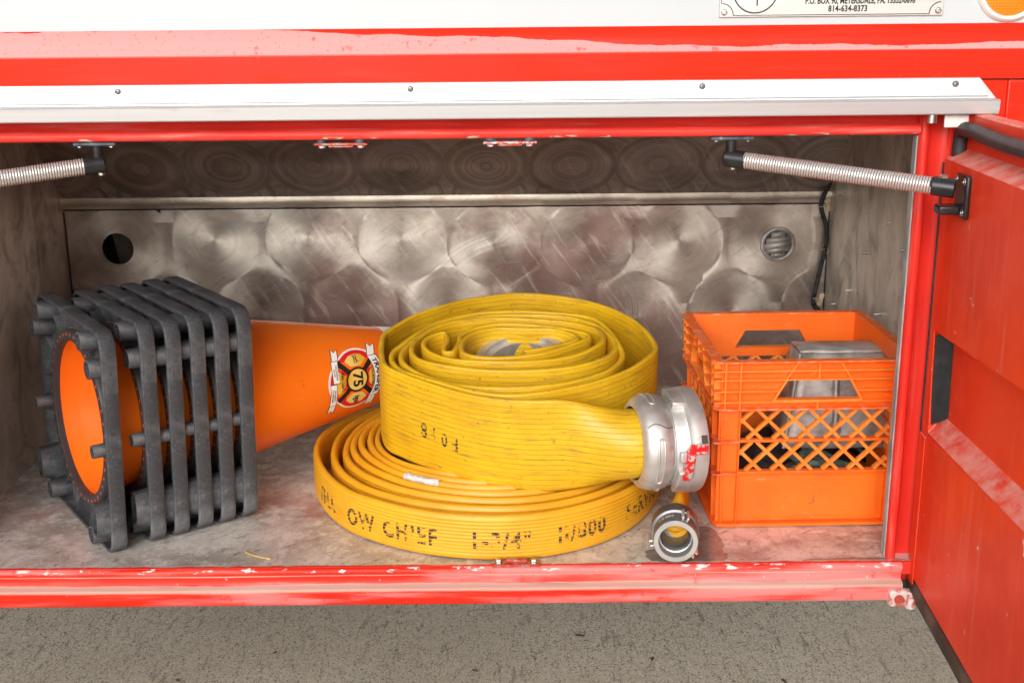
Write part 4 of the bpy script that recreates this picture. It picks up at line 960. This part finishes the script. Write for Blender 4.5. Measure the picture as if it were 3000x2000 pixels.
# coupling frame helper
def frame(origin, axis, hsc=1.0):
    ax = Vector(axis).normalized(); e1 = Vector((ax.y, -ax.x, 0)).normalized(); e2 = e1.cross(ax).normalized()
    if e2.z < 0: e2 = -e2
    o = Vector(origin)
    def Q(hh, ph, r_): return o + ax * hh * hsc + (e1 * math.cos(ph) + e2 * math.sin(ph)) * r_
    mt = Matrix.Translation(o) @ Matrix(((e1.x, e2.x, ax.x * hsc), (e1.y, e2.y, ax.y * hsc), (e1.z, e2.z, ax.z * hsc))).to_4x4()
    return Q, mt
def patch(Q, h0, h1, p0, p1, r0, r1, n=8, hs=None):
    """block standing on a cylinder: between heights h0,h1 and angles p0,p1 (deg), radii r0..r1"""
    mb = MB(); vs = []
    for k in range(n + 1):
        a = R(p0 + (p1 - p0) * k / n)
        for hh, rr_ in ((h0, r0), (h1, r0), (h1, r1), (h0, r1)): vs.append(Q(hh, a, rr_))
    fs = [(4 * k + j, 4 * k + (j + 1) % 4, 4 * k + 4 + (j + 1) % 4, 4 * k + 4 + j) for k in range(n) for j in range(4)] + [(0, 1, 2, 3), (4 * n, 4 * n + 1, 4 * n + 2, 4 * n + 3)]
    return mb.add(vs, fs)
def storz(parent, origin, axis, phs=0.0, lever=True):
    Q, mt = frame(origin, axis, .86)
    root = sub(MB().lathe([(.060, -.004), (.0575, -.006), (.0585, -.008), (.0635, -.007), (.0705, .000), (.0735, .008), (.0755, .020), (.0755, .031), (.0735, .041), (.0690, .0455), (.060, .046)], mt, 72).build('coupling_clamp', 'cast_alu', parent, sharp=40))
    body = MB().lathe([(.060, .046), (.0660, .047), (.0660, .049), (.0690, .0500), (.0700, .0525), (.0700, .070), (.0715, .0735), (.0800, .0745), (.0825, .0775), (.0832, .083), (.0832, .100), (.0818, .1045), (.0775, .1065), (.066, .1065), (.064, .098), (.055, .097), (.053, .06), (.053, .0)], mt, 72)
    ring = sub(body.build('coupling_ring', 'cast_alu', parent, sharp=35))
    # recessed bays in the ring: raised flange tongues
    for a0 in (62, 182, 302):
        patch(Q, .052, .076, a0 + phs, a0 + 40 + phs, .070, .0826, 10).build('ring_tongue', 'cast_alu', ring, bevel=.002)
    patch(Q, .0535, .068, -62 + phs, -48 + phs, .072, .0800, 4).build('ring_lug', 'cast_alu', ring, bevel=.0022, seg=3)
    patch(Q, .0525, .064, -6 + phs, 6 + phs, .072, .0812, 4).build('ring_lug', 'cast_alu', ring, bevel=.002, seg=3)
    patch(Q, .0900, .101, 14 + phs, 23 + phs, .0815, .0838, 4).build('latch_window', 'dark_under', ring)
    if lever:
        lv = MB(); pth = [(.0640, -25), (.0665, -14), (.0690, -3), (.0710, 6), (.0745, 10)]
        def strip(pts, wd, r0, r1):
            vs = []
            for i, (hh, pa) in enumerate(pts):
                vs += [Q(hh - wd / 2, R(pa), r0), Q(hh + wd / 2, R(pa), r0), Q(hh + wd / 2, R(pa), r1), Q(hh - wd / 2, R(pa), r1)]
            n_ = len(pts) - 1
            lv.add(vs, [(4 * k + j, 4 * k + (j + 1) % 4, 4 * k + 4 + (j + 1) % 4, 4 * k + 4 + j) for k in range(n_) for j in range(4)] + [(0, 1, 2, 3), (4 * n_, 4 * n_ + 1, 4 * n_ + 2, 4 * n_ + 3)])
        strip(pth, .0145, .0760, .0890)
        lv.build('latch_lever', 'red_chipped', ring, bevel=.0016, seg=2)
        lv = MB(); strip([(.0825, 4.0), (.0825, 14.5)], .034, .0835, .0898); lv.build('latch_lever', 'red_chipped', ring, bevel=.0016, seg=2)
    # clamp details: parting line, finger slot, bolt
    MB().tube([Q(.000 + .046 * k / 12, R(38 + 3 * math.sin(k * .5) + phs), [.0706, .0722, .0735, .0742, .0749, .0755, .0757, .0757, .0756, .075, .0742, .0725, .0690][k] + .0001) for k in range(13)], .0007, 6).build('parting_line', 'gasket', root)
    for a0, a1 in ((-33, 18), (75, 118), (-150, -105)):
        lp_ = []
        for k in range(13): lp_.append((.0145, a0 + (a1 - a0) * k / 12))
        for k in range(1, 8): an = PI * k / 8; lp_.append((.0145 + .0055 * (1 - math.cos(an)), a1 + 4.5 * math.sin(an)))
        for k in range(13): lp_.append((.0255, a1 + (a0 - a1) * k / 12))
        for k in range(1, 8): an = PI * k / 8; lp_.append((.0255 - .0055 * (1 - math.cos(an)), a0 - 4.5 * math.sin(an)))
        MB().tube([Q(hh, R(pa + phs), .0752 + .0004) for hh, pa in lp_], .0016, 8, closed=True).build('slot_rim', 'cast_alu', root)
    n_ = 20; bx = []
    for k in range(n_):
        an = 2 * PI * k / n_; bx.append(Q(.026 + .012 * math.cos(an), R(-58 + phs + 8.5 * math.sin(an)), .0757 - .0006))
    bx.append(Q(.028, R(-58 + phs), .0735)); MB().add(bx, [(k, (k + 1) % n_, n_) for k in range(n_)]).build('bolt_pocket', 'anodised', root)
    c0 = Q(.0235, R(-57 + phs), .073); ax_ = (Q(.0235, R(-40 + phs), .085) - Q(.0235, R(-57 + phs), .073)).normalized()
    b_ = MB(); q = ax_.to_track_quat('Z', 'Y').to_matrix().to_4x4(); b_.lathe([(0, .0028), (.0028, .0028), (.0032, .0042), (.0050, .0042), (.0055, .003), (.0055, -.003)], Matrix.Translation(c0) @ q, 20); b_.build('bolt', 'steel_bolt', root)
    return Q, ring
Q1, ring1 = storz(big, (.193, 1.7445, .157), (.977, .205, .0))
def ring_text(Q, s, size, hh, ph, r_, parent, flip=False, bold=.01, mat='steel_bolt'):
    vs, fs = text2d(s, size, bold)
    MB().add([Q(hh + b_ * (1 if flip else -1) * -1, ph + (a / r_) * (1 if not flip else -1), r_) for a, b_ in vs], fs).build('cast_lettering', mat, parent, sharp=80)
vs, fs = text2d('4"', .012, .01)
MB().add([Q1(.036 + a * .9, R(10) + b_ / .075, .0752 + .0004) for a, b_ in vs], fs).build('cast_lettering', 'steel_bolt', ring1)
# the other end of the large hose, inside the coil
Q2, ring2 = storz(big, (.022, 2.005, .146), (-.08, -.36, .93), 25, False)
vs, fs = text2d('ANGUS', .0125, .012)
MB().add([Q2(.1072, R(-90) + 0 + (PI) + (-(a) / .071) - R(10), .0715 + b_ * 1.0) for a, b_ in vs], fs).build('cast_lettering', 'anodised', ring2)

# -- small hose
C0 = Vector((-.018, 1.985))
def rad_at(turn, th):
    lf = [.330, .300, .276, .261, .248, .235, .222, .209, .196]; fr = [.327, .299, .273, .251, .235, .220, .205, .192, .18]; rt = [.290, .274, .259, .245, .231, .217, .204, .19, .176]; bk = [.305, .290, .276, .262, .248, .234, .22, .206, .192]
    # th measured from the right (0) through back (90), left (180), front (270)
    t_ = turn + th / 360
    def at(lst, ph):
        x = max(0, t_ - ph); i = min(int(x + .5), len(lst) - 2); x = min(max(turn + (th / 360 - ph), 0), len(lst) - 1.001); i = int(x); return lst[i] + (lst[i + 1] - lst[i]) * (x - i)
    a = R(th); c, s_ = math.cos(a), math.sin(a)
    hx = at(rt, 0.0) if c > 0 else at(lf, .5); hy = at(bk, .25) if s_ > 0 else at(fr, .75)
    return 1 / math.sqrt((c / hx) ** 2 + (s_ / hy) ** 2)
sp = [(.2505, 1.702, .0375), (.256, 1.728, .0375), (.270, 1.775, .0385), (.286, 1.83, .0385), (.292, 1.90, .0385), (.288, 1.975, .0385)]
for k in range(8, int(360 * 7.3) + 1, 8):
    turn, th = divmod(k, 360); r_ = rad_at(turn, th)
    if k < 60: r_ = r_ + (.306 - r_) * (1 - k / 60)
    lift = .0030 * max(0, (k - 300) / 360)
    lump = 1 + .010 * math.sin(R(th) * 5 + turn * 1.3) * (1 if 110 < th < 230 else .25)
    sp.append((C0.x + r_ * lump * math.cos(R(th)), C0.y + r_ * lump * math.sin(R(th)), .0385 + lift))
spath = catmull(sp, .009)
small = thing('fire_hose', 'narrow clean yellow fire hose coil with printed lettering, lying flat on the floor', 'fire hose', (-.018, 1.985, 0))
HWS = .0365
hs_ = sweep_hose(spath, Vector((0, 0, 1)), flat_section(HWS, .0052, 44, 11, .0011), .0255, .075, .0012, .06, 9)
small_h = sub(hs_.build('hose', 'hose_small', small, sharp=80))
cum = [0]
for i in range(1, len(spath)): cum.append(cum[-1] + (spath[i] - spath[i - 1]).length)
# arc length where the outer turn passes the very front
fi = min((i for i in range(len(spath)) if cum[i] < 2.6), key=lambda i: spath[i].y if i > 20 else 9)
s_front = cum[fi]
for txt, ds, bc in (('YELL', -.345, -.005), ('OW', -.236, -.006), ('CHIEF', -.140, -.0055), ('1-3/4"', .004, -.0045), ('II/800', .135, -.0035), ('SERVICE', .292, -.001), ('TEST', .43, .0)):
    hose_print(spath, Vector((0, 0, 1)), s_front + ds, 1, txt, .0370, 0, bc, small_h, .0052 + .0016, .03, .84, space=1.20)
# masking tape on an inner turn
ti = min((i for i in range(len(spath)) if cum[i] > 2.2), key=lambda i: (spath[i].xy - Vector((-.146, 1.79))).length)
tp = MB(); vs = []; prof = [(.0068, -.002), (.0072, .018), (.0066, .030), (.004, .0366), (0, .0380), (-.004, .0366), (-.0066, .030), (-.0070, .012)]
i0 = next(i for i in range(ti, 0, -1) if cum[ti] - cum[i] > .027); i1 = next(i for i in range(ti, len(spath)) if cum[i] - cum[ti] > .027); steps = list(range(i0, i1 + 1))
for i in steps:
    tg = (spath[i + 1] - spath[i - 1]).normalized(); sd_ = tg.cross(Vector((0, 0, 1))).normalized()
    for a, b_ in prof:
        jj = 1 + .09 * mnoise.noise((i * 1.7, b_ * 300, 0)); vs.append(spath[i] + sd_ * a * jj + Vector((0, 0, b_ + .0006 + .0012 * mnoise.noise((i * 2.1, a * 900, 3)))))
m = len(prof); tp.add(vs, [(i * m + j, (i + 1) * m + j, (i + 1) * m + j + 1, i * m + j + 1) for i in range(len(steps) - 1) for j in range(m - 1)]); tp.build('tape', 'paper_tape', small)
# coupling of the small hose
Q3, mt3 = frame((.2515, 1.7055, .0372), (-.118, -1, -.005))
cr = [(.0285, -.001), (.0345, .000), (.0362, .003), (.0366, .028), (.0372, .0295), (.0372, .0315), (.0358, .0325), (.0335, .033), (.0333, .058), (.0340, .0595), (.0346, .062), (.0340, .0655), (.0330, .0662)]
c3 = sub(MB().lathe(cr, mt3, 64).build('coupling', 'anodised', small, sharp=35))
MB().lathe([(.0331, .0663), (.0262, .0663), (.0256, .0655), (.0250, .060)], mt3, 64).build('coupling_face', 'machined', c3)
MB().lathe([(.0252, .0602), (.0262, .058), (.0250, .055), (.0262, .052), (.0250, .0495), (.0232, .0490)], mt3, 64).build('coupling_thread', 'machined', c3, sharp=20)
MB().lathe([(.0240, .0500), (.0240, .0470), (.0205, .0455)], mt3, 64).build('coupling_gasket', 'gasket', c3)
MB().lathe([(.0206, .0456), (.0196, .0440), (.0196, .020), (.0212, .004), (.0, .0)], mt3, 48).build('coupling_bore', 'anodised', c3)
MB().lathe([(.0160, .0030), (.0158, .011), (.0140, .012), (.0155, .004), (.0, -.004)], mt3 @ Matrix.Translation((0, .0035, -.003)), 40).build('hose_end', 'hose_big', c3)
for an in (112, -12, -140):
    mb = patch(Q3, .0325, .058, an - 5, an + 5, .0325, .0352, 3); mb.build('coupling_lug', 'anodised', c3, bevel=.0008)
    for dd in (-6, 6): patch(Q3, .030, .060, an + dd - 2.6, an + dd + 2.6, .0330, .0405, 3).build('coupling_lug', 'machined', c3, bevel=.0012)
vs, fs = text2d('1.5 NH', .0085, .012)
MB().add([Q3(.0455 - b_ * 1.0, R(62) + a / .0334, .0338) for a, b_ in vs], fs).build('engraved_lettering', 'sticker_white', c3, sharp=80)

# ------------------------------------------------------------------ milk crate
CW, CH = .33, .28
crate = thing('milk_crate', 'orange plastic milk crate with diamond lattice sides holding grey metal and tubes', 'crate', (.315, 1.762, .001), world_mesh=False)
crate.rotation_euler = (0, 0, R(1.16))
sub(crate)
WT = .0032
# side frames: s = distance along the side from its left corner (seen from outside), o = outward from the wall plane, z
INS = .013                       # wall plane inset from the rib edges
def side_map(k):
    def f_(s, o, z):
        tp_ = .006 * (1 - z / CH)   # slight taper to the bottom
        d_ = INS - o + tp_
        x, y = s, d_
        if k == 0: return (x, y, z)
        if k == 1: return (CW - y, x, z)
        if k == 2: return (CW - x, CW - y, z)
        return (y, CW - x, z)
    return f_
def wall_part(name, mb, k, mat='crate_orange', bev=.0008): return mb.build(name, mat, crate, bevel=bev)
ZR = [.2775, .264, .2495, .231, .213, .2005]
side_lab = ['front', 'right', 'back', 'left']
for k in range(4):
    f_ = side_map(k)
    # upper band with the hand hole
    hole = [(.098, .2165), (.232, .2165), (.214, .2480), (.116, .2480)]
    outer = [(INS, .2005), (CW - INS, .2005), (CW - INS, CH - .001), (INS, CH - .001)]
    vs = []
    for o in (0, -WT): vs += [f_(s, o, z) for s, z in outer] + [f_(s, o, z) for s, z in hole]
    fs = []
    for b_ in (0, 8): fs += [(b_ + i, b_ + (i + 1) % 4, b_ + 4 + (i + 1) % 4, b_ + 4 + i) for i in range(4)]
    fs += [(4 + i, 4 + (i + 1) % 4, 12 + (i + 1) % 4, 12 + i) for i in range(4)] + [(i, (i + 1) % 4, 8 + (i + 1) % 4, 8 + i) for i in range(4)]
    wall_part('upper_band', MB().add(vs, fs), k)
    # hand-hole frame (rib collar)
    fr = MB(); hh = [(.0925, .2135), (.2375, .2135), (.2165, .2500), (.1135, .2500)]
    vs = [f_(s, .0008, z) for s, z in hole] + [f_(s, .0008, z) for s, z in hh] + [f_(s, .0115, z) for s, z in hole] + [f_(s, .0115, z) for s, z in hh]
    fs = [(8 + i, 8 + (i + 1) % 4, 12 + (i + 1) % 4, 12 + i) for i in range(4)] + [(i, (i + 1) % 4, 8 + (i + 1) % 4, 8 + i) for i in range(4)] + [(4 + i, 4 + (i + 1) % 4, 12 + (i + 1) % 4, 12 + i) for i in range(4)]
    wall_part('handle_frame', fr.add(vs, fs), k, 'crate_rib_lit', .0006)
    # slanted ribs and upright ribs of the band
    for (s0, z0, s1, z1) in ((.0925, .2135, .1320, .2775), (.2375, .2135, .1980, .2775)):
        z0 = .2500; s0 = .1140 if s0 < .15 else .2160
        wall_part('rib', MB().add([f_(s + e, o, z) for s, z in ((s0, z0), (s1, z1)) for e in (-.0012, .0012) for o in (.0005, .0105)], [(0, 1, 3, 2), (4, 6, 7, 5), (0, 4, 5, 1), (2, 3, 7, 6), (1, 5, 7, 3), (0, 2, 6, 4)]), k, 'crate_rib_lit', 0)
    for s0, z0, z1 in ((.0185, .2010, .277), (.042, .2010, .277), (.288, .2010, .277), (.3115, .2010, .277), (.165, .2495, .277), (.165, .2010, .2135)):
        wall_part('rib', MB().box(s0 - .0013, s0 + .0013, .0005, .0108, z0 + .0006, z1 - .0006, f_), k, 'crate_rib_lit', 0)
    # horizontal ribs (shelves); interrupted at the hand hole
    for zi, z in enumerate(ZR[1:-1]):
        hw0 = .042 if False else 0
        segs = [(.001, CW - .001)] if z > .2500 else [(.001, .096 + (z - .2135) * .55), (.234 - (z - .2135) * .55, CW - .001)]
        if abs(z - .213) < .001: segs = [(.001, CW - .001)]
        if abs(z - .2495) < .001: segs = [(.001, CW - .001)]
        for s0, s1 in segs: wall_part('rib', MB().box(s0 + INS - .0125, s1 - INS + .0125, .0007, .0122, z - .0011, z + .0011, f_), k, 'crate_rib_lit', .0005)
    # columns at both ends
    for s0, s1 in ((INS - .001, .044), (CW - .044, CW - INS + .001)):
        wall_part('corner_column', MB().box(s0, s1, -WT, .0002, .006, .2000, f_), k)
    wall_part('rib', MB().box(.0435, .0455, -WT, .0085, .006, .2000, f_), k, bev=.0004); wall_part('rib', MB().box(CW - .0455, CW - .0435, -WT, .0085, .006, .2000, f_), k, bev=.0004)
    # lower panel, rails
    lo = wall_part('lower_panel', MB().box(.0457, CW - .0457, -WT, .0000, .006, .0905, f_), k)
    wall_part('panel_inset', MB().box(.056, CW - .056, .0003, .0014, .014, .0835, f_), k, bev=.0008)
    wall_part('rail', MB().box(.0457, CW - .0457, -WT - .002, .0075, .0905, .0950, f_), k, bev=.0006)
    wall_part('rail', MB().box(.0457, CW - .0457, -WT - .002, .0060, .1440, .1485, f_), k, bev=.0006)
    for zz in (.0928, .1462):
        for s0, s1 in ((.002, .0433), (CW - .0433, CW - .002)): wall_part('rail', MB().box(s0, s1, .0005, .0115, zz - .0012, zz + .0012, f_), k, 'crate_scuffed', .0005)
    # diamond lattice: each bar a piece
    for z0, z1 in ((.0952, .1438), (.1487, .2003)):
        for fam in (1, -1):
            pit = .0413; wd = .0026
            for j in range(-3, 9):
                s0 = .0457 + j * pit + (.012 if fam > 0 else .036); sA, sB = s0, s0 + fam * (z1 - z0) * 1.02     # bottom, top
                # clip to the bay
                lo_s, hi_s = .0457, CW - .0457; tA, tB = 0.0, 1.0
                if sB == sA: continue
                for lim in (lo_s, hi_s):
                    tt = (lim - sA) / (sB - sA)
                    if (lim == lo_s) == (sB > sA): tA = max(tA, tt)
                    else: tB = min(tB, tt)
                if tB - tA < .06: continue
                pa = (sA + (sB - sA) * tA, z0 + (z1 - z0) * tA); pb = (sA + (sB - sA) * tB, z0 + (z1 - z0) * tB)
                dx_, dz_ = pb[0] - pa[0], pb[1] - pa[1]; L_ = math.hypot(dx_, dz_); nx_, nz_ = -dz_ / L_ * wd, dx_ / L_ * wd
                o0, o1 = (-WT, .0042) if fam > 0 else (-WT + .0006, .0049)
                vs = [f_(q[0] + e * nx_, o, q[1] + e * nz_) for q in (pa, pb) for e in (-1, 1) for o in (o0, o1)]
                MB().add(vs, [(0, 1, 3, 2), (4, 6, 7, 5), (0, 4, 5, 1), (2, 3, 7, 6), (1, 5, 7, 3), (0, 2, 6, 4)]).build('lattice_bar', 'crate_rib_lit', crate)
# continuous rims: top, band bottom, foot
def rim(z0, z1, wdt, rc, mat, name, ins=0.0):
    mb = MB(); o = [(p_.x + CW / 2, p_.y + CW / 2) for p_ in resample(outline(CW / 2 - ins, rc), 88)]; i_ = [(p_.x + CW / 2, p_.y + CW / 2) for p_ in resample(outline(CW / 2 - ins - wdt, max(.003, rc - wdt)), 88)]
    # match by angle start: both start at the same corner side
    N_ = 88; vs = [(x, y, z0) for x, y in o] + [(x, y, z1) for x, y in o] + [(x, y, z1) for x, y in i_] + [(x, y, z0) for x, y in i_]
    fs = [(a * N_ + k, a * N_ + (k + 1) % N_, ((a + 1) % 4) * N_ + (k + 1) % N_, ((a + 1) % 4) * N_ + k) for a in range(4) for k in range(N_)]
    mb.add(vs, fs).build(name, mat, crate, bevel=.0008)
rim(.2770, .2800, .0165, .012, 'crate_scuffed', 'top_rim')
rim(.1995, .2025, .0125, .012, 'crate_scuffed', 'rim', .0012)
rim(.0005, .0060, .0130, .014, 'crate_orange', 'foot_rim', .0065)
MB().box(.022, CW - .022, .022, CW - .022, .004, .007).build('crate_floor', 'crate_orange', crate)
# pen mark
MB().tube([(.168 + a, .0135, .046 + b_) for a, b_ in ((-.006, -.010), (0, -.0085), (.003, -.005), (.001, -.002), (.0035, .001), (.0032, .004))], .0005, 5).build('pen_mark', 'gasket_dusty', crate)

# ------------------------------------------------------------------ what lies in the crate
ch = thing('metal_chock', 'weathered grey welded aluminium chock standing in the orange crate', 'wheel chock', (.555, 1.93, .075))
z0_, z1_ = .098, .247
yb0, yt0 = 1.872, 1.925
def CP(u, wv, dd):     # u 0..1 across, w 0..1 up, dd depth behind the sloping face
    hw = .098 + (.078 - .098) * wv; cxx = .553 + .012 * wv
    return (cxx + (u - .5) * 2 * hw, yb0 + (yt0 - yb0) * wv + dd + .004 * mnoise.noise((u * 5, wv * 5, dd * 9)), z0_ + (z1_ - z0_) * wv + .0015 * mnoise.noise((u * 4, wv * 3, dd * 30)))
n_ = 10; vs = [CP(i / n_, j / n_, 0) for j in range(n_ + 1) for i in range(n_ + 1)]
MB().add(vs, [(j * (n_ + 1) + i, j * (n_ + 1) + i + 1, (j + 1) * (n_ + 1) + i + 1, (j + 1) * (n_ + 1) + i) for i in range(n_) for j in range(n_)]).build('face_plate', 'weathered_alu', ch, solid=.005, sol_off=1)
vs = [CP(i / n_, 1.0, j / n_ * .066) for j in range(n_ + 1) for i in range(n_ + 1)]
vs = [(x, y, z + .003 * (1 - ((k // (n_ + 1)) / n_ * 2 - 1) ** 2)) for k, (x, y, z) in enumerate(vs)]
MB().add(vs, [(j * (n_ + 1) + i, j * (n_ + 1) + i + 1, (j + 1) * (n_ + 1) + i + 1, (j + 1) * (n_ + 1) + i) for i in range(n_) for j in range(n_)]).build('top_flange', 'weathered_alu', ch, solid=.005, sol_off=1)
for u in (0.0, 1.0):
    MB().add([CP(u, 0, .004), CP(u, 0, .16), CP(u, 1, .066), CP(u, 1, .004)], [(0, 1, 2, 3)]).build('side_plate', 'weathered_alu', ch, solid=.005)
    MB().tube([CP(u, k / 24, -.001) for k in range(25)], lambda tt: .0035 + .0018 * abs(mnoise.noise((tt * 30, u, 0))), 8).build('weld_bead', 'weathered_alu', ch)
MB().tube([CP(.10 + .88 * k / 20, .10, -.004) for k in range(21)], lambda tt: .0055 + .002 * abs(mnoise.noise((tt * 14, 5, 0))), 8).build('bottom_lip', 'weathered_alu', ch)
MB().tube([CP(.40, .86, -.006), CP(.405, .6, -.008), CP(.42, .36, -.006), CP(.42, .22, -.004)], .0055, 10).build('welded_rod', 'weathered_alu', ch)
for u, wv in ((.42, .2), (.72, .97), (.78, 1.0)):
    MB().lathe([(.0, .007), (.007, .006), (.012, .002), (.014, 0)], Matrix.Translation(CP(u, wv, .002 if wv < .9 else .02)) @ Matrix.Rotation(R(60 if wv < .9 else 10), 4, 'X'), 12).build('weld_bead', 'weathered_alu', ch)
# tubes coiled at the bottom
specs = [('dark rubber tube looped low in the crate, nearest its left corner', 'tube_dark', .0095, .47, 1.875, .070, .055, .030, 0.3),
         ('grey-green rubber tube curled at the bottom middle of the crate', 'tube_green', .0085, .545, 1.872, .075, .062, .024, 1.2),
         ('thick black rubber tube arching behind the right lattice of the crate', 'tube_black', .012, .560, 1.935, .075, .075, .050, 2.1),
         ('thin grey-green cord lying along the front edge of the crate floor', 'tube_green', .006, .49, 1.834, .092, .036, .012, .7)]
for lab, mt_, r_, cx, cy, cz, A_, B_, ph in specs:
    pts = []
    for k in range(61):
        a = ph + k / 60 * 2 * PI * 1.35; q = 1 - .25 * k / 60
        pts.append((cx + A_ * q * 1.25 * math.cos(a), cy + B_ * q * math.sin(a), max(.012 + r_, cz * .55 + .030 * math.sin(a * 1.5 + ph) + .018 * k / 60)))
    tag(MB().tube(pts, r_, 12).build('rubber_tube', mt_), lab, 'tube', 'tubes in the crate')
bg_ = thing('canvas_bag', 'dark folded canvas lying behind the lattice on the crate floor', 'canvas', (.45, 1.96, .01))
mb = MB(); n_ = 14; vs = []
for j in range(n_ + 1):
    for i in range(n_ + 1):
        u, v_ = i / n_, j / n_; e = 4 * u * (1 - u) * 4 * v_ * (1 - v_)
        vs.append((.347 + .26 * u, 1.845 + .21 * v_, .010 + .075 * min(1, e * 1.6) * (.75 + .5 * mnoise.noise((u * 4, v_ * 4, 1))) + .028 * v_))
mb.add(vs, [(j * (n_ + 1) + i, j * (n_ + 1) + i + 1, (j + 1) * (n_ + 1) + i + 1, (j + 1) * (n_ + 1) + i) for i in range(n_) for j in range(n_)]).build('cloth', 'tube_black', bg_, sharp=80)

# ------------------------------------------------------------------ loose straw on the floor
tag(MB().tube(catmull([(-.420, 1.700, .002), (-.416, 1.690, .0025), (-.405, 1.680, .003), (-.390, 1.672, .0025), (-.374, 1.667, .002)], .003), .0011, 6).build('straw', 'straw'), 'bent yellow straw lying on the floor before the cones', 'straw')

for o in list(bpy.data.objects):
    if '_off' in o: del o['_off']
